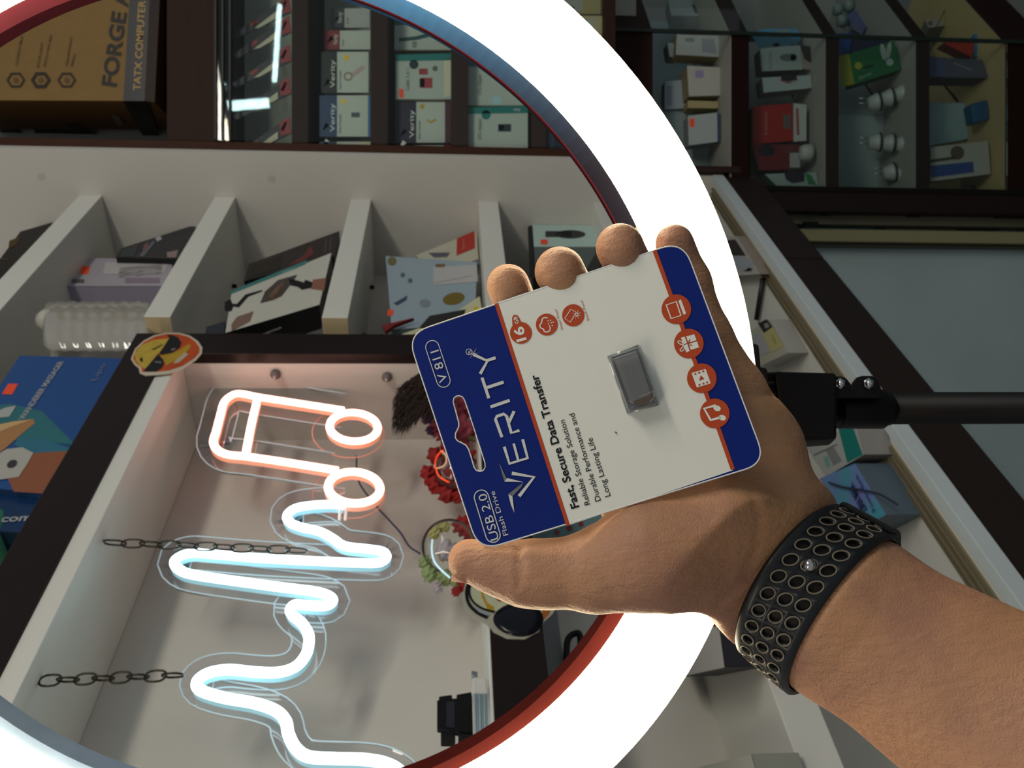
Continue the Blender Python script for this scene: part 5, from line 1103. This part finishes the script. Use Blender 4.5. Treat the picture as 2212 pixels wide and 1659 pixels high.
# fine hairs at the wrist
hv_ = []; hf_ = []; rnd = random.Random(11)
for k in range(45):
    if k < 45: t_ = rnd.random(); x = 1545 + 40 * t_; y = 1352 + 27 * t_
    else: t_ = rnd.random(); x = 1735 + 90 * t_; y = 1512 + 66 * t_
    a = cpt(x, y - 4, .322); bq_ = cpt(x + rnd.uniform(2, 12), y + rnd.uniform(6, 16), .322); s = len(hv_); d_ = XR * .00012; u_ = UP * .00012
    hv_ += [a + u_, a - u_, bq_]; hf_.append((s, s + 1, s + 2))
tag(mesh_obj('arm_hair', hv_, hf_, M('#5a3c28', .5), person), kind='stuff')
# ------------------------------------------------------------------ perforated rubber watch strap
AXC = np.array([.82, .57, 0.]); ph = math.radians(20)
ph = math.radians(10); Av = camv(.82 * math.cos(ph), .57 * math.cos(ph), -math.sin(ph)).normalized(); Bv = camv(-.57, .82, 0).normalized(); Nv = Av.cross(Bv)
if Nv.dot(FW) > 0: Nv = -Nv
WC = cpt(1768, 1292, .321); R1 = 187 * .321 / F; R2 = .0275; HW = .0118; SHR = .016
strap = thing('watch_strap', WC, 'black rubber watch strap with three rows of round holes around the wrist', 'watch strap')
def sp(th, t_, off=0):
    rr1 = R1 + off + (t_ * .10); rr2 = R2 + off + t_ * .05
    edge = 0
    return WC + Av * (t_ - SHR * math.sin(th)) + Bv * (rr1 * math.cos(th)) + Nv * (rr2 * math.sin(th) if math.sin(th) > 0 else (R2 + .001 + off) * math.sin(th))
# arc-length parametrisation
TH_ = [math.pi * 2 * i / 720 for i in range(721)]; SL = [0]
for i in range(720): SL.append(SL[-1] + (sp(TH_[i + 1], 0) - sp(TH_[i], 0)).length)
def th_of(s): 
    s = s % SL[-1]; return float(np.interp(s, SL, TH_))
CELL = .0067; NCOL = int(SL[-1] // CELL); CELL = SL[-1] / NCOL
def spf(s, t_, off): return sp(th_of(s), t_, off)
v = []; fs = []; thick = .0024; RHO = .0021; NS_ = 16
rowt = [-.0059, 0, .0059]; rowh = .00295
def skew(s, t_): return s + t_ * .32
def addv(s, t_, off): v.append(spf(skew(s, t_), t_, off)); return len(v) - 1
holes = []
for c in range(NCOL):
    s0 = c * CELL
    th_mid = th_of(skew(s0 + CELL / 2, 0)); visible_hole = True
    back = math.sin(th_mid) < -.55
    for ri, tr in enumerate(rowt):
        if back:
            for off in (0, thick):
                pass
        sq = [];
        for k in range(NS_):
            a = 2 * math.pi * k / NS_ + math.pi / NS_ * 0; ca, sa = math.cos(a), math.sin(a); m_ = max(abs(ca), abs(sa)); sq.append((ca / m_ * CELL / 2, sa / m_ * rowh))
        o_in = []; o_out = []; i_in = []; i_out = []
        for k in range(NS_):
            a = 2 * math.pi * k / NS_
            o_out.append(addv(s0 + CELL / 2 + sq[k][0], tr + sq[k][1], thick)); o_in.append(addv(s0 + CELL / 2 + RHO * math.cos(a), tr + RHO * math.sin(a), thick))
            i_in.append(addv(s0 + CELL / 2 + RHO * math.cos(a), tr + RHO * math.sin(a), 0.0004))
        for k in range(NS_):
            j = (k + 1) % NS_; fs.append((o_out[k], o_out[j], o_in[j], o_in[k])); fs.append((o_in[k], o_in[j], i_in[j], i_in[k]))
        holes.append((s0 + CELL / 2, tr))
N_ = NCOL * 4
def strip(prof):
    base_ = len(v)
    for i in range(N_):
        for t_, off in prof: addv(SL[-1] * i / N_, t_, off)
    k = len(prof)
    for i in range(N_):
        j = (i + 1) % N_
        for q in range(k - 1): fs.append((base_ + i * k + q, base_ + i * k + q + 1, base_ + j * k + q + 1, base_ + j * k + q))
E0 = .0059 + rowh
strip([(E0, thick), (HW - .001, thick), (HW - .0003, thick * .75), (HW, thick * .4), (HW - .0004, 0)])
strip([(-E0, thick), (-HW + .001, thick), (-HW + .0003, thick * .75), (-HW, thick * .4), (-HW + .0004, 0)])
SB_ = M('#15171a', .42, noise=.2, nscale=300, coat=.1)
bm_o = mesh_obj('band', v, fs, SB_, strap, smooth=False)
bm = bmesh.new(); bm.from_mesh(bm_o.data); bmesh.ops.remove_doubles(bm, verts=bm.verts, dist=.00004); bmesh.ops.recalc_face_normals(bm, faces=bm.faces); bm.to_mesh(bm_o.data); bm.free()
bm_o.data.polygons.foreach_set('use_smooth', [True] * len(bm_o.data.polygons))
RIMM = M('#6f675a', .4)
for s0, tr in holes:
    th = th_of(skew(s0, tr))
    if math.sin(th) < -.5: continue
    tube('hole_rim', [spf(skew(s0 + (RHO + .0002) * math.cos(a), tr + (RHO + .0002) * math.sin(a)), tr + (RHO + .0002) * math.sin(a), thick) for a in [2 * math.pi * k / 18 for k in range(18)]], .00033, RIMM, strap, 6, closed=True)
pst = cpt(1767, 1197, .2915)
best = min(holes, key=lambda h_: (spf(skew(*h_), h_[1], thick) - pst).length); sp_ = spf(skew(*best), best[1], thick)
ball('stud', sp_, .0024, M('#c9c7c4', .12, metal=1), strap, (1, 1, 1), sub=3)
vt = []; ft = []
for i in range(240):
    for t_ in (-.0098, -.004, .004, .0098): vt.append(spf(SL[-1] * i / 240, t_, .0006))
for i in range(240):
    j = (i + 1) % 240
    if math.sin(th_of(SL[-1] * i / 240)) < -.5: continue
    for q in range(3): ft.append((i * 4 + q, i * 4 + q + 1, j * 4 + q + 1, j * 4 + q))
mesh_obj('hole_shade_layer', vt, ft, M('#181310', .6), strap, smooth=True)  # dark layer added behind the holes in place of the shade inside them
# keeper loop and tucked tail near the top edge
def loop(name, s_a, s_b, t0, t1, off0, off1, mat):
    n_ = 14; vv = []; ff = []
    for i in range(n_ + 1):
        s = s_a + (s_b - s_a) * i / n_
        for t_, o_ in ((t0, off0), (t0, off1), (t1, off1), (t1, off0)): vv.append(spf(s, t_, o_))
    for i in range(n_):
        for q in range(4): ff.append((i * 4 + q, i * 4 + (q + 1) % 4, (i + 1) * 4 + (q + 1) % 4, (i + 1) * 4 + q))
    ff += [(0, 1, 2, 3), tuple(n_ * 4 + q for q in range(4))]
    return fixn(mesh_obj(name, vv, ff, mat, strap, bevel=.0005))
HALF = float(np.interp(math.pi, TH_, SL))
loop('strap_tail', HALF - .010, HALF + .02, -.010, .0105, thick, thick + .0018, M('#17181a', .4))
loop('watch_case', SL[-1] * .75 - .016, SL[-1] * .75 + .016, -.0165, .0165, .001, .009, M('#1d1e21', .3, coat=.4))
